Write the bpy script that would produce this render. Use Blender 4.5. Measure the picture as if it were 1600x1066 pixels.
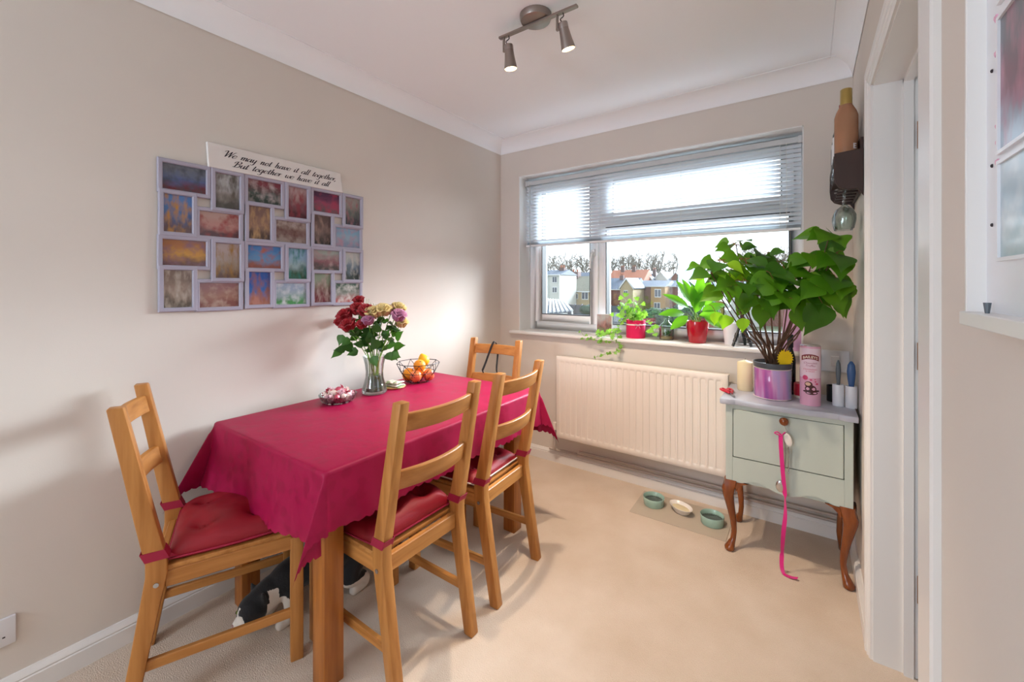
import bpy, bmesh, math, random
from mathutils import Vector, Matrix, Euler, noise
random.seed(7)
PI = math.pi
scene = bpy.context.scene
for _o in list(bpy.data.objects): bpy.data.objects.remove(_o)
COL = scene.collection

# ------------------------------------------------------------------ camera, world, light
CAM = Vector((2.03, 0.286, 1.30)); YAW = math.radians(35.261); FPX = 654.83; HOR = 445.5
cd = bpy.data.cameras.new('camera'); camo = bpy.data.objects.new('camera', cd); COL.objects.link(camo)
camo.location = CAM; camo.rotation_euler = (PI/2, 0, YAW)
cd.sensor_width = 36; cd.lens = FPX/1600*36; cd.shift_y = -(533-HOR)/1600; cd.clip_start = .02; cd.clip_end = 500
scene.camera = camo
scene.view_settings.view_transform = 'Standard'; scene.view_settings.look = 'None'
scene.view_settings.gamma = 1; scene.view_settings.use_curve_mapping = False
scene.view_settings.exposure = 0.12
scene.cycles.use_denoising = True
scene.cycles.max_bounces = 10; scene.cycles.diffuse_bounces = 6; scene.cycles.transparent_max_bounces = 16
scene.cycles.caustics_reflective = False; scene.cycles.caustics_refractive = False
scene.cycles.sample_clamp_indirect = 6

SKY = 2.3
w = bpy.data.worlds.new('overcast_sky'); scene.world = w; w.use_nodes = True
nt = w.node_tree; bg = nt.nodes['Background']
tc = nt.nodes.new('ShaderNodeTexCoord'); sep = nt.nodes.new('ShaderNodeSeparateXYZ')
rmp = nt.nodes.new('ShaderNodeValToRGB')
nt.links.new(tc.outputs['Generated'], sep.inputs[0]); nt.links.new(sep.outputs['Z'], rmp.inputs[0])
rmp.color_ramp.elements[0].position = 0.0; rmp.color_ramp.elements[0].color = (.93, .96, 1, 1)
rmp.color_ramp.elements[1].position = 0.7; rmp.color_ramp.elements[1].color = (.80, .90, 1, 1)
nt.links.new(rmp.outputs[0], bg.inputs[0]); bg.inputs[1].default_value = SKY

def lamp(name, kind, loc, energy, color, rot=(0, 0, 0), **kw):
    d = bpy.data.lights.new(name, kind); d.energy = energy; d.color = color
    for k, v in kw.items(): setattr(d, k, v)
    o = bpy.data.objects.new(name, d); COL.objects.link(o); o.location = loc; o.rotation_euler = rot
    return o
# sun glowing through bright cloud beyond the roofs opposite the window
_sd = Vector((-.36, -.80, -.38)).normalized()
sun = lamp('hazy_sun', 'SUN', (0, 12, 9), 23.0, (.88, .94, 1), _sd.to_track_quat('-Z', 'Y').to_euler(), angle=math.radians(40))
# daylight portal in the window opening, added fill lamps behind the camera
pl = lamp('window_daylight_portal', 'AREA', (1.1, 3.24, 1.55), 1, (1, 1, 1), (-PI/2, 0, 0), shape='RECTANGLE', size=1.8, size_y=1.15)
pl.data.cycles.is_portal = True
hp = lamp('hall_daylight_portal', 'AREA', (3.50, 1.80, 1.30), 1, (1, 1, 1), (0, PI/2, 0), shape='RECTANGLE', size=1.5, size_y=1.1)
hp.data.cycles.is_portal = True
rear_fill = lamp('rear_fill_light', 'AREA', (.72, -2.05, 1.40), 62, (.72, .86, 1), (PI/2, 0, math.radians(-14)), shape='RECTANGLE', size=1.3, size_y=1.1)  # area lamp added as cool fill, in place of window daylight
overhead_fill = lamp('overhead_fill_light', 'AREA', (1.15, -.95, 2.37), 5, (1, .94, .88), (0, 0, 0), shape='RECTANGLE', size=1.2, size_y=.6)  # soft fill added from above, no fitting modelled

# ------------------------------------------------------------------ helpers
FW = Vector((-math.sin(YAW), math.cos(YAW), 0)); RT = Vector((math.cos(YAW), math.sin(YAW), 0))
def _ray(px, py): return FW + RT*((px-800)/FPX) + Vector((0, 0, -(py-HOR)/FPX))
def atd(px, py, d): return CAM + _ray(px, py)*d
def aty(px, py, y): r = _ray(px, py); return CAM + r*((y-CAM.y)/r.y)
def atz(px, py, z): r = _ray(px, py); return CAM + r*((z-CAM.z)/r.z)

def lin(c):
    if isinstance(c, str):
        c = c.lstrip('#'); c = tuple(int(c[i:i+2], 16)/255 for i in (0, 2, 4))
    return tuple((x/12.92 if x <= .04045 else ((x+.055)/1.055)**2.4) for x in c[:3]) + (1,)
def N(nt, t, **kw):
    n = nt.nodes.new(t)
    for k, v in kw.items(): setattr(n, k, v)
    return n
MATS = {}
def mat(name, col, rough=.5, metal=0, spec=.5, var=0, vscale=8, col2=None, bump=0, bscale=60, stretch=(1, 1, 1), trans=0, emit=None, estr=0,
        translucent=0, tcol=None, sheen=0, coat=0, detail=4, coords='Object', ior=1.45):
    m = bpy.data.materials.new(name); m.use_nodes = True; nt = m.node_tree; L = nt.links
    b = nt.nodes['Principled BSDF']; out = nt.nodes['Material Output']
    b.inputs['Base Color'].default_value = lin(col); b.inputs['Roughness'].default_value = rough; b.inputs['Metallic'].default_value = metal
    b.inputs['Specular IOR Level'].default_value = spec; b.inputs['Transmission Weight'].default_value = trans; b.inputs['IOR'].default_value = ior
    if sheen: b.inputs['Sheen Weight'].default_value = sheen
    if coat: b.inputs['Coat Weight'].default_value = coat; b.inputs['Coat Roughness'].default_value = .1
    if emit: b.inputs['Emission Color'].default_value = lin(emit); b.inputs['Emission Strength'].default_value = estr
    if var or bump:
        tc = N(nt, 'ShaderNodeTexCoord'); mp = N(nt, 'ShaderNodeMapping'); mp.inputs['Scale'].default_value = stretch
        L.new(tc.outputs[coords], mp.inputs['Vector'])
    if var:
        nz = N(nt, 'ShaderNodeTexNoise'); nz.inputs['Scale'].default_value = vscale; nz.inputs['Detail'].default_value = detail
        L.new(mp.outputs[0], nz.inputs['Vector'])
        r = N(nt, 'ShaderNodeValToRGB'); c = lin(col); c2 = lin(col2) if col2 else tuple(min(1, x*(1-var)) for x in c[:3])+(1,)
        r.color_ramp.elements[0].color = c2; r.color_ramp.elements[1].color = c
        r.color_ramp.elements[0].position = .3; r.color_ramp.elements[1].position = .7
        L.new(nz.outputs[0], r.inputs[0]); L.new(r.outputs[0], b.inputs['Base Color'])
    if bump:
        n2 = N(nt, 'ShaderNodeTexNoise'); n2.inputs['Scale'].default_value = bscale; n2.inputs['Detail'].default_value = 3
        L.new(mp.outputs[0], n2.inputs['Vector'])
        bp = N(nt, 'ShaderNodeBump'); bp.inputs['Strength'].default_value = bump; bp.inputs['Distance'].default_value = .01
        L.new(n2.outputs[0], bp.inputs['Height']); L.new(bp.outputs[0], b.inputs['Normal'])
    if translucent:
        t = N(nt, 'ShaderNodeBsdfTranslucent'); t.inputs[0].default_value = lin(tcol or col)
        mx = N(nt, 'ShaderNodeMixShader'); mx.inputs[0].default_value = translucent
        L.new(b.outputs[0], mx.inputs[1]); L.new(t.outputs[0], mx.inputs[2]); L.new(mx.outputs[0], out.inputs[0])
    MATS[name] = m
    return m
def thin_glass(name, tint='#ffffff', amount=.93, rough=.02):
    m = bpy.data.materials.new(name); m.use_nodes = True; nt = m.node_tree; L = nt.links
    nt.nodes.remove(nt.nodes['Principled BSDF']); out = nt.nodes['Material Output']
    t = N(nt, 'ShaderNodeBsdfTransparent'); t.inputs[0].default_value = lin(tint)
    g = N(nt, 'ShaderNodeBsdfGlossy'); g.inputs['Roughness'].default_value = rough
    lw = N(nt, 'ShaderNodeLayerWeight'); lw.inputs[0].default_value = .25
    mr = N(nt, 'ShaderNodeMapRange'); mr.inputs['To Min'].default_value = 1-amount; mr.inputs['To Max'].default_value = .75
    L.new(lw.outputs['Fresnel'], mr.inputs[0])
    mx = N(nt, 'ShaderNodeMixShader'); L.new(mr.outputs[0], mx.inputs[0]); L.new(t.outputs[0], mx.inputs[1]); L.new(g.outputs[0], mx.inputs[2])
    L.new(mx.outputs[0], out.inputs[0]); MATS[name] = m
    return m

class MB:
    def __init__(s): s.v = []; s.f = []
    def add(s, vs, fs):
        o = len(s.v); s.v += [Vector(p) for p in vs]; s.f += [tuple(i+o for i in q) for q in fs]; return s
    def box(s, a, b, M=None):
        x0, y0, z0 = (min(p, q) for p, q in zip(a, b)); x1, y1, z1 = (max(p, q) for p, q in zip(a, b))
        vs = [Vector((x, y, z)) for z in (z0, z1) for y in (y0, y1) for x in (x0, x1)]
        if M: vs = [M @ p for p in vs]
        return s.add(vs, [(0, 2, 3, 1), (4, 5, 7, 6), (0, 1, 5, 4), (2, 6, 7, 3), (0, 4, 6, 2), (1, 3, 7, 5)])
    def cbox(s, c, d, M=None):
        return s.box([p-q/2 for p, q in zip(c, d)], [p+q/2 for p, q in zip(c, d)], M)
    def prism(s, poly, axis, a, b):
        def P(u, v, w): return {'x': (w, u, v), 'y': (u, w, v), 'z': (u, v, w)}[axis]
        n = len(poly); vs = [P(u, v, a) for u, v in poly] + [P(u, v, b) for u, v in poly]
        return s.add(vs, [tuple(range(n-1, -1, -1)), tuple(range(n, 2*n))] + [(i, (i+1) % n, n+(i+1) % n, n+i) for i in range(n)])
    def tube(s, pts, r, seg=8, cap=True):
        pts = [Vector(p) for p in pts]; n = len(pts); rs = r if isinstance(r, (list, tuple)) else [r]*n
        up = Vector((0, 0, 1)); vs = []; prev = None
        for i, p in enumerate(pts):
            t = (pts[min(i+1, n-1)]-pts[max(i-1, 0)]).normalized()
            if prev is None:
                a = t.cross(up if abs(t.z) < .9 else Vector((1, 0, 0))).normalized()
            else:
                a = (prev - t*prev.dot(t)).normalized()
            prev = a; b = t.cross(a)
            for k in range(seg):
                an = 2*PI*k/seg; vs.append(p + (a*math.cos(an)+b*math.sin(an))*rs[i])
        fs = [(i*seg+k, i*seg+(k+1) % seg, (i+1)*seg+(k+1) % seg, (i+1)*seg+k) for i in range(n-1) for k in range(seg)]
        if cap: fs += [tuple(range(seg-1, -1, -1)), tuple((n-1)*seg+k for k in range(seg))]
        return s.add(vs, fs)
    def lathe(s, prof, seg=24, c=(0, 0, 0), sx=1, sy=1, M=None):
        n = len(prof); vs = []
        for r, z in prof:
            for k in range(seg):
                a = 2*PI*k/seg; vs.append(Vector((c[0]+r*sx*math.cos(a), c[1]+r*sy*math.sin(a), c[2]+z)))
        fs = [(i*seg+k, i*seg+(k+1) % seg, (i+1)*seg+(k+1) % seg, (i+1)*seg+k) for i in range(n-1) for k in range(seg)]
        if prof[0][0] > 1e-5: fs.append(tuple(range(seg-1, -1, -1)))
        if prof[-1][0] > 1e-5: fs.append(tuple((n-1)*seg+k for k in range(seg)))
        if M: vs = [M @ p for p in vs]
        return s.add(vs, fs)
    def ball(s, c, r, seg=16, rings=8, M=None):
        rr = r if isinstance(r, (tuple, list)) else (r, r, r)
        return s.lathe([(math.sin(PI*i/rings) if 0 < i < rings else 0, -math.cos(PI*i/rings)*rr[2]) for i in range(rings+1)], seg, c, rr[0], rr[1], M)
    def grid(s, nu, nv, fn, wrapu=False):
        vs = [fn(i/(nu if wrapu else nu-1), j/(nv-1)) for j in range(nv) for i in range(nu)]
        mu = nu if wrapu else nu-1
        return s.add(vs, [(j*nu+i, j*nu+(i+1) % nu, (j+1)*nu+(i+1) % nu, (j+1)*nu+i) for j in range(nv-1) for i in range(mu)])
    def strip(s, pts, width, side, thick=0):
        """flat ribbon along pts, side = unit vector or list across it"""
        n = len(pts); vs = []
        for i, p in enumerate(pts):
            sd = Vector(side[i] if isinstance(side, list) else side)*width/2; p = Vector(p); vs += [p-sd, p+sd]
        return s.add(vs, [(2*i, 2*i+1, 2*i+3, 2*i+2) for i in range(n-1)])
    def mesh(s, name, smooth=None, bevel=0, bseg=1, solid=0):
        me = bpy.data.meshes.new(name); bm = bmesh.new()
        vv = [bm.verts.new(p) for p in s.v]
        for q in s.f:
            try: bm.faces.new([vv[i] for i in q])
            except ValueError: pass
        bmesh.ops.remove_doubles(bm, verts=bm.verts, dist=1e-6)
        bmesh.ops.recalc_face_normals(bm, faces=bm.faces)
        if bevel:
            es = [e for e in bm.edges if len(e.link_faces) == 2 and e.calc_face_angle(0) > .5]
            bmesh.ops.bevel(bm, geom=es, offset=bevel, segments=bseg, affect='EDGES', profile=.5, clamp_overlap=True)
        if solid: bmesh.ops.solidify(bm, geom=bm.faces[:], thickness=solid)
        bm.to_mesh(me); bm.free()
        if smooth is not None:
            for p in me.polygons: p.use_smooth = True
            if smooth < 180: me.set_sharp_from_angle(angle=math.radians(smooth))
        return me
    def build(s, name, m, parent=None, loc=None, rot=None, **kw):
        return put(name, s.mesh(name, **kw), m, parent, loc, rot)
def put(name, me, m, parent=None, loc=None, rot=None):
    if m is not None and not me.materials: me.materials.append(MATS[m] if isinstance(m, str) else m)
    o = bpy.data.objects.new(name, me); COL.objects.link(o)
    if loc is not None: o.location = loc
    if rot is not None: o.rotation_euler = rot
    if parent: o.parent = parent
    return o
def tag(o, label=None, cat=None, group=None, kind=None):
    for k, v in (('label', label), ('category', cat), ('group', group), ('kind', kind)):
        if v: o[k] = v
    return o
def thing(name, label, cat, loc=(0, 0, 0), rz=0, group=None):
    o = bpy.data.objects.new(name, None); COL.objects.link(o); o.empty_display_size = .05
    o.location = loc; o.rotation_euler = (0, 0, rz); return tag(o, label, cat, group)
def struct(o): o['kind'] = 'structure'; return o
def dup(o, loc=None, rot=None, parent=None, label=None):
    c = o.copy(); COL.objects.link(c)
    if parent is not None: c.parent = parent
    if loc is not None: c.location = loc
    if rot is not None: c.rotation_euler = rot
    if label: c['label'] = label
    for ch in o.children: dup(ch, parent=c)
    return c
def crom(pts, n=6):
    pts = [Vector(p) for p in pts]; out = []
    for i in range(len(pts)-1):
        p0 = pts[max(i-1, 0)]; p1 = pts[i]; p2 = pts[i+1]; p3 = pts[min(i+2, len(pts)-1)]
        for k in range(n):
            t = k/n; out.append(.5*((2*p1)+(p2-p0)*t+(2*p0-5*p1+4*p2-p3)*t*t+(3*p1-p0-3*p2+p3)*t**3))
    out.append(pts[-1]); return out
def frame_to(d, up=(0, 0, 1), loc=(0, 0, 0)):
    """matrix whose local +Y points along d, local +Z as near up as may be"""
    y = Vector(d).normalized(); u = Vector(up); x = y.cross(u)
    if x.length < 1e-4: x = Vector((1, 0, 0))
    x.normalize(); z = x.cross(y)
    return Matrix(((x.x, y.x, z.x, loc[0]), (x.y, y.y, z.y, loc[1]), (x.z, y.z, z.z, loc[2]), (0, 0, 0, 1)))
def text_mesh(body, size, align='CENTER', shear=0, bold=0):
    c = bpy.data.curves.new('lettering', 'FONT'); c.body = body; c.size = size; c.align_x = align; c.shear = shear; c.offset = bold
    c.resolution_u = 2
    o = bpy.data.objects.new('lettering_tmp', c); COL.objects.link(o)
    bpy.context.view_layer.update()
    me = bpy.data.meshes.new_from_object(o.evaluated_get(bpy.context.evaluated_depsgraph_get()))
    bpy.data.objects.remove(o); bpy.data.curves.remove(c); me.materials.clear()
    return me

# ------------------------------------------------------------------ materials
mat('wall_paint', '#dad2ca', .85, spec=.2, var=.03, vscale=3, bump=.03, bscale=250)
mat('ceiling_paint', '#f4f5f8', .9, spec=.15, bump=.02, bscale=120)
mat('white_gloss', '#e4e2e0', .35, spec=.5)
mat('reveal_paint', '#e9e9e8', .6)
mat('upvc', '#f2f4f6', .25, spec=.5)
mat('gasket', '#23262a', .6)
mat('blind_slat', '#e4eaef', .5, spec=.3)
mat('blind_rail', '#c9cdd0', .4)
mat('cord', '#e8e8e4', .7)
mat('clear_plastic', '#e9eef0', .15, trans=.6)
mat('radiator_paint', '#e8dfd6', .35, spec=.5)
mat('pipe_paint', '#b9aca4', .4)
mat('chrome', '#c8c8ca', .15, metal=1)
mat('brushed_nickel', '#a59c98', .32, metal=1)
mat('satin_nickel', '#978c86', .38, metal=.9)
mat('dark_bronze', '#4a3a30', .4, metal=.7)
mat('hall_paint', '#cfced2', .8)
mat('hall_floor', '#a5744a', .4, var=.3, vscale=4, stretch=(12, 1, 1))
mat('hinge_brass', '#b07a4e', .4, metal=.6)
for nm, st in (('wood_x', (2, 26, 26)), ('wood_y', (26, 2, 26)), ('wood_z', (26, 26, 2))):
    mat(nm, '#c28648', .42, spec=.4, var=1, vscale=1.6, col2='#a0662f', stretch=st, bump=.04, bscale=3, detail=6)
    mat('table_'+nm, '#b5702f', .38, spec=.5, var=1, vscale=1.6, col2='#8d4f1c', stretch=st, detail=6)
mat('mahogany', '#8c4a1c', .25, spec=.5, coat=.4, var=1, vscale=3, col2='#6b3210', stretch=(14, 14, 2))
mat('cabinet_green', '#b9c3bb', .5, var=.03, vscale=5)
mat('cabinet_top', '#b4b7c4', .3, spec=.6)
mat('dark_gap', '#3a3632', .8)
mat('carpet', '#d9c8b8', 1, spec=.05, var=1, vscale=5, col2='#cfbca9', bump=.5, bscale=260, detail=8)
mat('cushion_red', '#8e0b1f', .5, bump=.05, bscale=35)
mat('strap_red', '#9a1538', .6)
mat('pipe_white', '#e9dcd8', .7)
mat('black_strap', '#222226', .6)
mat('frame_lilac', '#a8a4b4', .4, spec=.4)
mat('sign_white', '#e2ddda', .6, var=.04, vscale=6)
mat('sign_edge', '#b5a596', .7)
mat('ink', '#2b2230', .7)
mat('cat_black', '#101013', .75, sheen=.2, bump=.15, bscale=180)
mat('cat_white', '#d9cfc4', .8, bump=.1, bscale=180)
mat('cat_ear', '#a8827c', .8)
mat('cat_eye', '#8fa03c', .1)
mat('cat_pupil', '#08080a', .1)
mat('soil', '#2b211a', 1, bump=.6, bscale=80)
mat('black_plastic', '#1d2224', .45)
mat('grey_plastic', '#5b646b', .4)
mat('blue_plastic', '#3d5f8f', .4)
mat('white_ceramic', '#e4e5ea', .3)
mat('sage_glaze', '#a3c4b6', .25, var=.08, vscale=20, coat=.3)
mat('cream_glaze', '#e6e0da', .25)
mat('mat_grey', '#b9ab9a', .7)
mat('water', '#dfeeea', .03, trans=.9, ior=1.33)
mat('cat_food', '#a9784f', .9, bump=.5, bscale=120)
mat('candle_wax', '#f1e6c4', .5, translucent=.25, tcol='#fff0c8')
mat('wick', '#4a4038', .9)
mat('red_plastic', '#c4233a', .35)
mat('steel', '#b6b8bc', .25, metal=1)
mat('pink_ribbon', '#d2107c', .4, sheen=.3)
mat('tube_pink', '#e3aac4', .4, spec=.5)
mat('tube_pale', '#ecd4e2', .4)
mat('tube_maroon', '#7c1f2c', .5)
mat('tube_cream', '#f0dfcf', .5)
mat('tube_text', '#b0567c', .6)
mat('tube_rose', '#d64a78', .5)
mat('choc', '#4a1f24', .35)
mat('choc_cream', '#e0b9a0', .5)
mat('sun_yellow', '#f2cf16', .6)
mat('felt_pink', '#d81e58', .9, bump=.1, bscale=200)
mat('pot_red', '#b01329', .12, coat=.6)
mat('pot_grey', '#4d5158', .4)
mat('marble_pink', '#d9b0d4', .4, var=.25, vscale=6, col2='#c79ac6', detail=8)
mat('stem_brown', '#6e5240', .7, var=.3, vscale=20)
mat('stem_green', '#6f9a36', .6)
mat('twig_red', '#8a4a3a', .7)
leafkw = dict(rough=.42, spec=.4)
mat('leaf_a', '#457a14', translucent=.25, tcol='#86c41a', var=.25, vscale=14, **leafkw)
mat('leaf_b', '#528619', translucent=.25, tcol='#92cc1c', var=.25, vscale=14, **leafkw)
mat('leaf_c', '#366616', translucent=.2, tcol='#70b41a', var=.25, vscale=14, **leafkw)
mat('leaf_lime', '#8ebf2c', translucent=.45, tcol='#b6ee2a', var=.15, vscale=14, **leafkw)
mat('ivy_leaf', '#5f9a34', translucent=.3, tcol='#9cd83a', var=.6, vscale=30, col2='#93c262', **leafkw)
mat('lily_leaf', '#458a22', translucent=.3, tcol='#93dd2a', var=.2, vscale=12, **leafkw)
mat('rose_leaf', '#2c5420', tcol='#5f9a2c', rough=.45, translucent=.2, var=.25, vscale=30)
mat('rose_red', '#b01024', .6, sheen=.4, translucent=.15, tcol='#c81424')
mat('rose_cream', '#ead9a0', .6, translucent=.25, tcol='#fff0c0')
mat('rose_pink', '#c98fb2', .6, translucent=.2, tcol='#f0b0d8')
mat('gyp_white', '#e8ead9', .8)
thin_glass('pane_glass', '#fbfeff', .95)
thin_glass('clear_glass', '#f4f8f6', .93)
thin_glass('bottle_clear', '#f6fbfa', .96)
mat('rose_wine', '#e8b08c', .1, trans=.55, ior=1.15)
mat('dark_bottle', '#141a1c', .1, coat=.4)
mat('wine_label', '#e6e2e4', .6)
mat('cork_gold', '#b39a58', .35, metal=.5)
mat('foil_red', '#8a1420', .3, metal=.4)
mat('foil_blue', '#9fc4d6', .3, metal=.3)
mat('rack_brown', '#3c2a26', .5)
mat('orange_skin', '#ee9a24', .45, bump=.12, bscale=220)
mat('lemon_skin', '#eab21e', .42, bump=.12, bscale=160)
mat('apple_skin', '#d9483a', .25, var=1, vscale=9, col2='#e8a060', stretch=(3, 3, .6))
mat('wire_black', '#221c22', .45, metal=.4)
mat('napkin_white', '#ece6dc', .9)
mat('napkin_green', '#8fa878', .9)
mat('board_wood', '#c99f6a', .5, var=.3, vscale=6, stretch=(1, 12, 1))
for i, c in enumerate(('#e8c7d2', '#d98aa2', '#efe2dc', '#e07a4a', '#c9a7d0', '#b5485e', '#f0d2b0', '#5a4a5c')):
    mat('sweet_wrap_%d' % i, c, .2, spec=.6, coat=.5)
mat('lamp_glass', '#fff4dd', .3, emit='#ffdca4', estr=18)
mat('print_dark', '#31262c', .6)

# rough striped pot paint: vertical pink / lilac / blue streaks
m = mat('pot_stripes', '#c07ab8', .22, coat=.4); nt = m.node_tree
tc = N(nt, 'ShaderNodeTexCoord'); mp = N(nt, 'ShaderNodeMapping'); mp.inputs['Scale'].default_value = (13, 13, 1.2)
nz = N(nt, 'ShaderNodeTexNoise'); nz.inputs['Scale'].default_value = 1.4; nz.inputs['Detail'].default_value = 2
rp = N(nt, 'ShaderNodeValToRGB'); rp.color_ramp.elements[0].position = .3; rp.color_ramp.elements[0].color = lin('#8a4f9c')
rp.color_ramp.elements[1].position = .72; rp.color_ramp.elements[1].color = lin('#a9b8d8')
for p_, c_ in ((.42, '#c163ab'), (.5, '#cf9ac8'), (.6, '#b39ad0')):
    e = rp.color_ramp.elements.new(p_); e.color = lin(c_)
nt.links.new(tc.outputs['Object'], mp.inputs[0]); nt.links.new(mp.outputs[0], nz.inputs[0]); nt.links.new(nz.outputs[0], rp.inputs[0])
nt.links.new(rp.outputs[0], nt.nodes['Principled BSDF'].inputs['Base Color'])
# damask cloth: tone on tone floral weave
m = mat('damask', '#a01048', .42, spec=.3); nt = m.node_tree; b = nt.nodes['Principled BSDF']
tc = N(nt, 'ShaderNodeTexCoord'); vo = N(nt, 'ShaderNodeTexVoronoi'); vo.inputs['Scale'].default_value = 22
nz = N(nt, 'ShaderNodeTexNoise'); nz.inputs['Scale'].default_value = 38; nz.inputs['Detail'].default_value = 3
ad = N(nt, 'ShaderNodeMath', operation='ADD'); rp = N(nt, 'ShaderNodeValToRGB')
nt.links.new(tc.outputs['Object'], vo.inputs['Vector']); nt.links.new(tc.outputs['Object'], nz.inputs['Vector'])
nt.links.new(vo.outputs['Distance'], ad.inputs[0]); nt.links.new(nz.outputs[0], ad.inputs[1]); nt.links.new(ad.outputs[0], rp.inputs[0])
rp.color_ramp.elements[0].position = .78; rp.color_ramp.elements[0].color = lin('#92073a'); rp.color_ramp.elements[1].position = .95; rp.color_ramp.elements[1].color = lin('#9c0a40')
nt.links.new(rp.outputs[0], b.inputs['Base Color'])
mr = N(nt, 'ShaderNodeMapRange'); mr.inputs['From Min'].default_value = .75; mr.inputs['From Max'].default_value = .95; mr.inputs['To Min'].default_value = .45; mr.inputs['To Max'].default_value = .50
nt.links.new(ad.outputs[0], mr.inputs[0]); nt.links.new(mr.outputs[0], b.inputs['Roughness'])
n3 = N(nt, 'ShaderNodeTexNoise'); n3.inputs['Scale'].default_value = 9; n3.inputs['Detail'].default_value = 4; n3.inputs['Distortion'].default_value = .4
bp = N(nt, 'ShaderNodeBump'); bp.inputs['Strength'].default_value = .12; bp.inputs['Distance'].default_value = .02
nt.links.new(tc.outputs['Object'], n3.inputs['Vector']); nt.links.new(n3.outputs[0], bp.inputs['Height']); nt.links.new(bp.outputs[0], b.inputs['Normal'])

def print_mat(name, top, mid, low, accent, seed, ax=(1, 0), rough=.3):
    """a blurred snapshot: soft bands with blobs of an accent colour, printed flat"""
    m = mat(name, mid, rough, coat=.3); nt = m.node_tree; L = nt.links; b = nt.nodes['Principled BSDF']
    tc = N(nt, 'ShaderNodeTexCoord'); sp = N(nt, 'ShaderNodeSeparateXYZ'); L.new(tc.outputs['Generated'], sp.inputs[0])
    mp = N(nt, 'ShaderNodeMapping'); mp.inputs['Location'].default_value = (seed*3.7, seed*1.3, seed*2.1); mp.inputs['Scale'].default_value = (2.6, 2.6, 2.6)
    L.new(tc.outputs['Generated'], mp.inputs[0])
    nz = N(nt, 'ShaderNodeTexNoise'); nz.inputs['Scale'].default_value = 1.3; nz.inputs['Detail'].default_value = 3; L.new(mp.outputs[0], nz.inputs[0])
    a = N(nt, 'ShaderNodeMath', operation='MULTIPLY_ADD'); a.inputs[1].default_value = .6; L.new(nz.outputs[0], a.inputs[0]); 
    z = N(nt, 'ShaderNodeMath', operation='SUBTRACT'); z.inputs[1].default_value = .3; L.new(sp.outputs['Z'], z.inputs[0]); L.new(z.outputs[0], a.inputs[2])
    r = N(nt, 'ShaderNodeValToRGB'); dk = lambda c: tuple(x*.72 for x in lin(c)[:3])+(1,); r.color_ramp.elements[0].color = dk(low); r.color_ramp.elements[0].position = .15
    r.color_ramp.elements[1].color = dk(top); r.color_ramp.elements[1].position = .8
    e = r.color_ramp.elements.new(.45); e.color = dk(mid); L.new(a.outputs[0], r.inputs[0])
    n2 = N(nt, 'ShaderNodeTexNoise'); n2.inputs['Scale'].default_value = 1.9; n2.inputs['Detail'].default_value = 2
    m2 = N(nt, 'ShaderNodeMapping'); m2.inputs['Location'].default_value = (seed*1.9+5, seed*2.3, seed*.7); m2.inputs['Scale'].default_value = (2.6, 2.6, 1.8)
    L.new(tc.outputs['Generated'], m2.inputs[0]); L.new(m2.outputs[0], n2.inputs[0])
    r2 = N(nt, 'ShaderNodeValToRGB'); r2.color_ramp.elements[0].position = .44; r2.color_ramp.elements[1].position = .74; L.new(n2.outputs[0], r2.inputs[0])
    mx = N(nt, 'ShaderNodeMix', data_type='RGBA'); L.new(r2.outputs[0], mx.inputs['Factor']); L.new(r.outputs[0], mx.inputs['A']); mx.inputs['B'].default_value = dk(accent)
    L.new(mx.outputs['Result'], b.inputs['Base Color'])
    return m

# ------------------------------------------------------------------ the room
RX = 2.214; BY = 3.0; CH = 2.44; FY = -2.1
struct(MB().box((-.2, FY-.1, -.12), (RX+.11, BY+.25, 0)).build('floor', 'carpet'))
struct(MB().box((-.2, FY-.1, CH), (RX+1.3, BY+.25, CH+.12)).build('ceiling', 'ceiling_paint'))
struct(MB().box((-.2, FY-.1, 0), (0, BY+.25, CH)).build('wall_left', 'wall_paint'))
WX0, WX1, WZ0, WZ1 = .180, 2.010, .935, 2.150
b = MB(); T = BY+.25
b.box((0, BY, 0), (WX0, T, CH)).box((WX1, BY, 0), (RX, T, CH)).box((WX0, BY, 0), (WX1, T, WZ0)).box((WX0, BY, WZ1), (WX1, T, CH))
struct(b.build('wall_back', 'wall_paint'))
DY0, DY1, DZ = 1.378, 2.20, 2.0; WT = .11
b = MB().box((RX, FY, 0), (RX+WT, DY0, CH)).box((RX, DY1, 0), (RX+WT, BY+.25, CH)).box((RX, DY0, DZ), (RX+WT, DY1, CH))
struct(b.build('wall_right', 'wall_paint'))
struct(MB().box((0, FY-.1, 0), (RX, FY, CH)).build('wall_front', 'wall_paint'))
kw = bpy.data.objects.new('fill_lamp_frame', None); COL.objects.link(kw); struct(kw)  # unseen frame added round the cool fill lamp, solid wall behind
b = MB()
for a_, c_ in (((.0, FY, .90), (.06, FY+.06, 2.10)), ((1.38, FY, .90), (1.44, FY+.06, 2.10)), ((.06, FY, .90), (1.38, FY+.06, .95)), ((.06, FY, 2.05), (1.38, FY+.06, 2.10))): b.box(a_, c_)
b.build('window_frame', 'upvc', kw)
# hall beyond the doorway
struct(MB().box((RX+WT, 0, -.12), (RX+1.3, BY+.25, -.004)).build('floor_hall', 'hall_floor'))
HX = RX+1.2   # far hall wall with its own window opposite the doorway
b = MB().box((HX, 0, -.004), (HX+.1, 1.25, CH)).box((HX, 2.35, -.004), (HX+.1, BY+.25, CH)).box((HX, 1.25, -.004), (HX+.1, 2.35, .55)).box((HX, 1.25, 2.05), (HX+.1, 2.35, CH)).box((RX+WT, -.1, -.004), (RX+1.3, 0, CH)).box((RX+WT, BY+.15, -.004), (RX+1.2, BY+.25, CH))
struct(b.build('wall_hall', 'hall_paint'))

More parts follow.
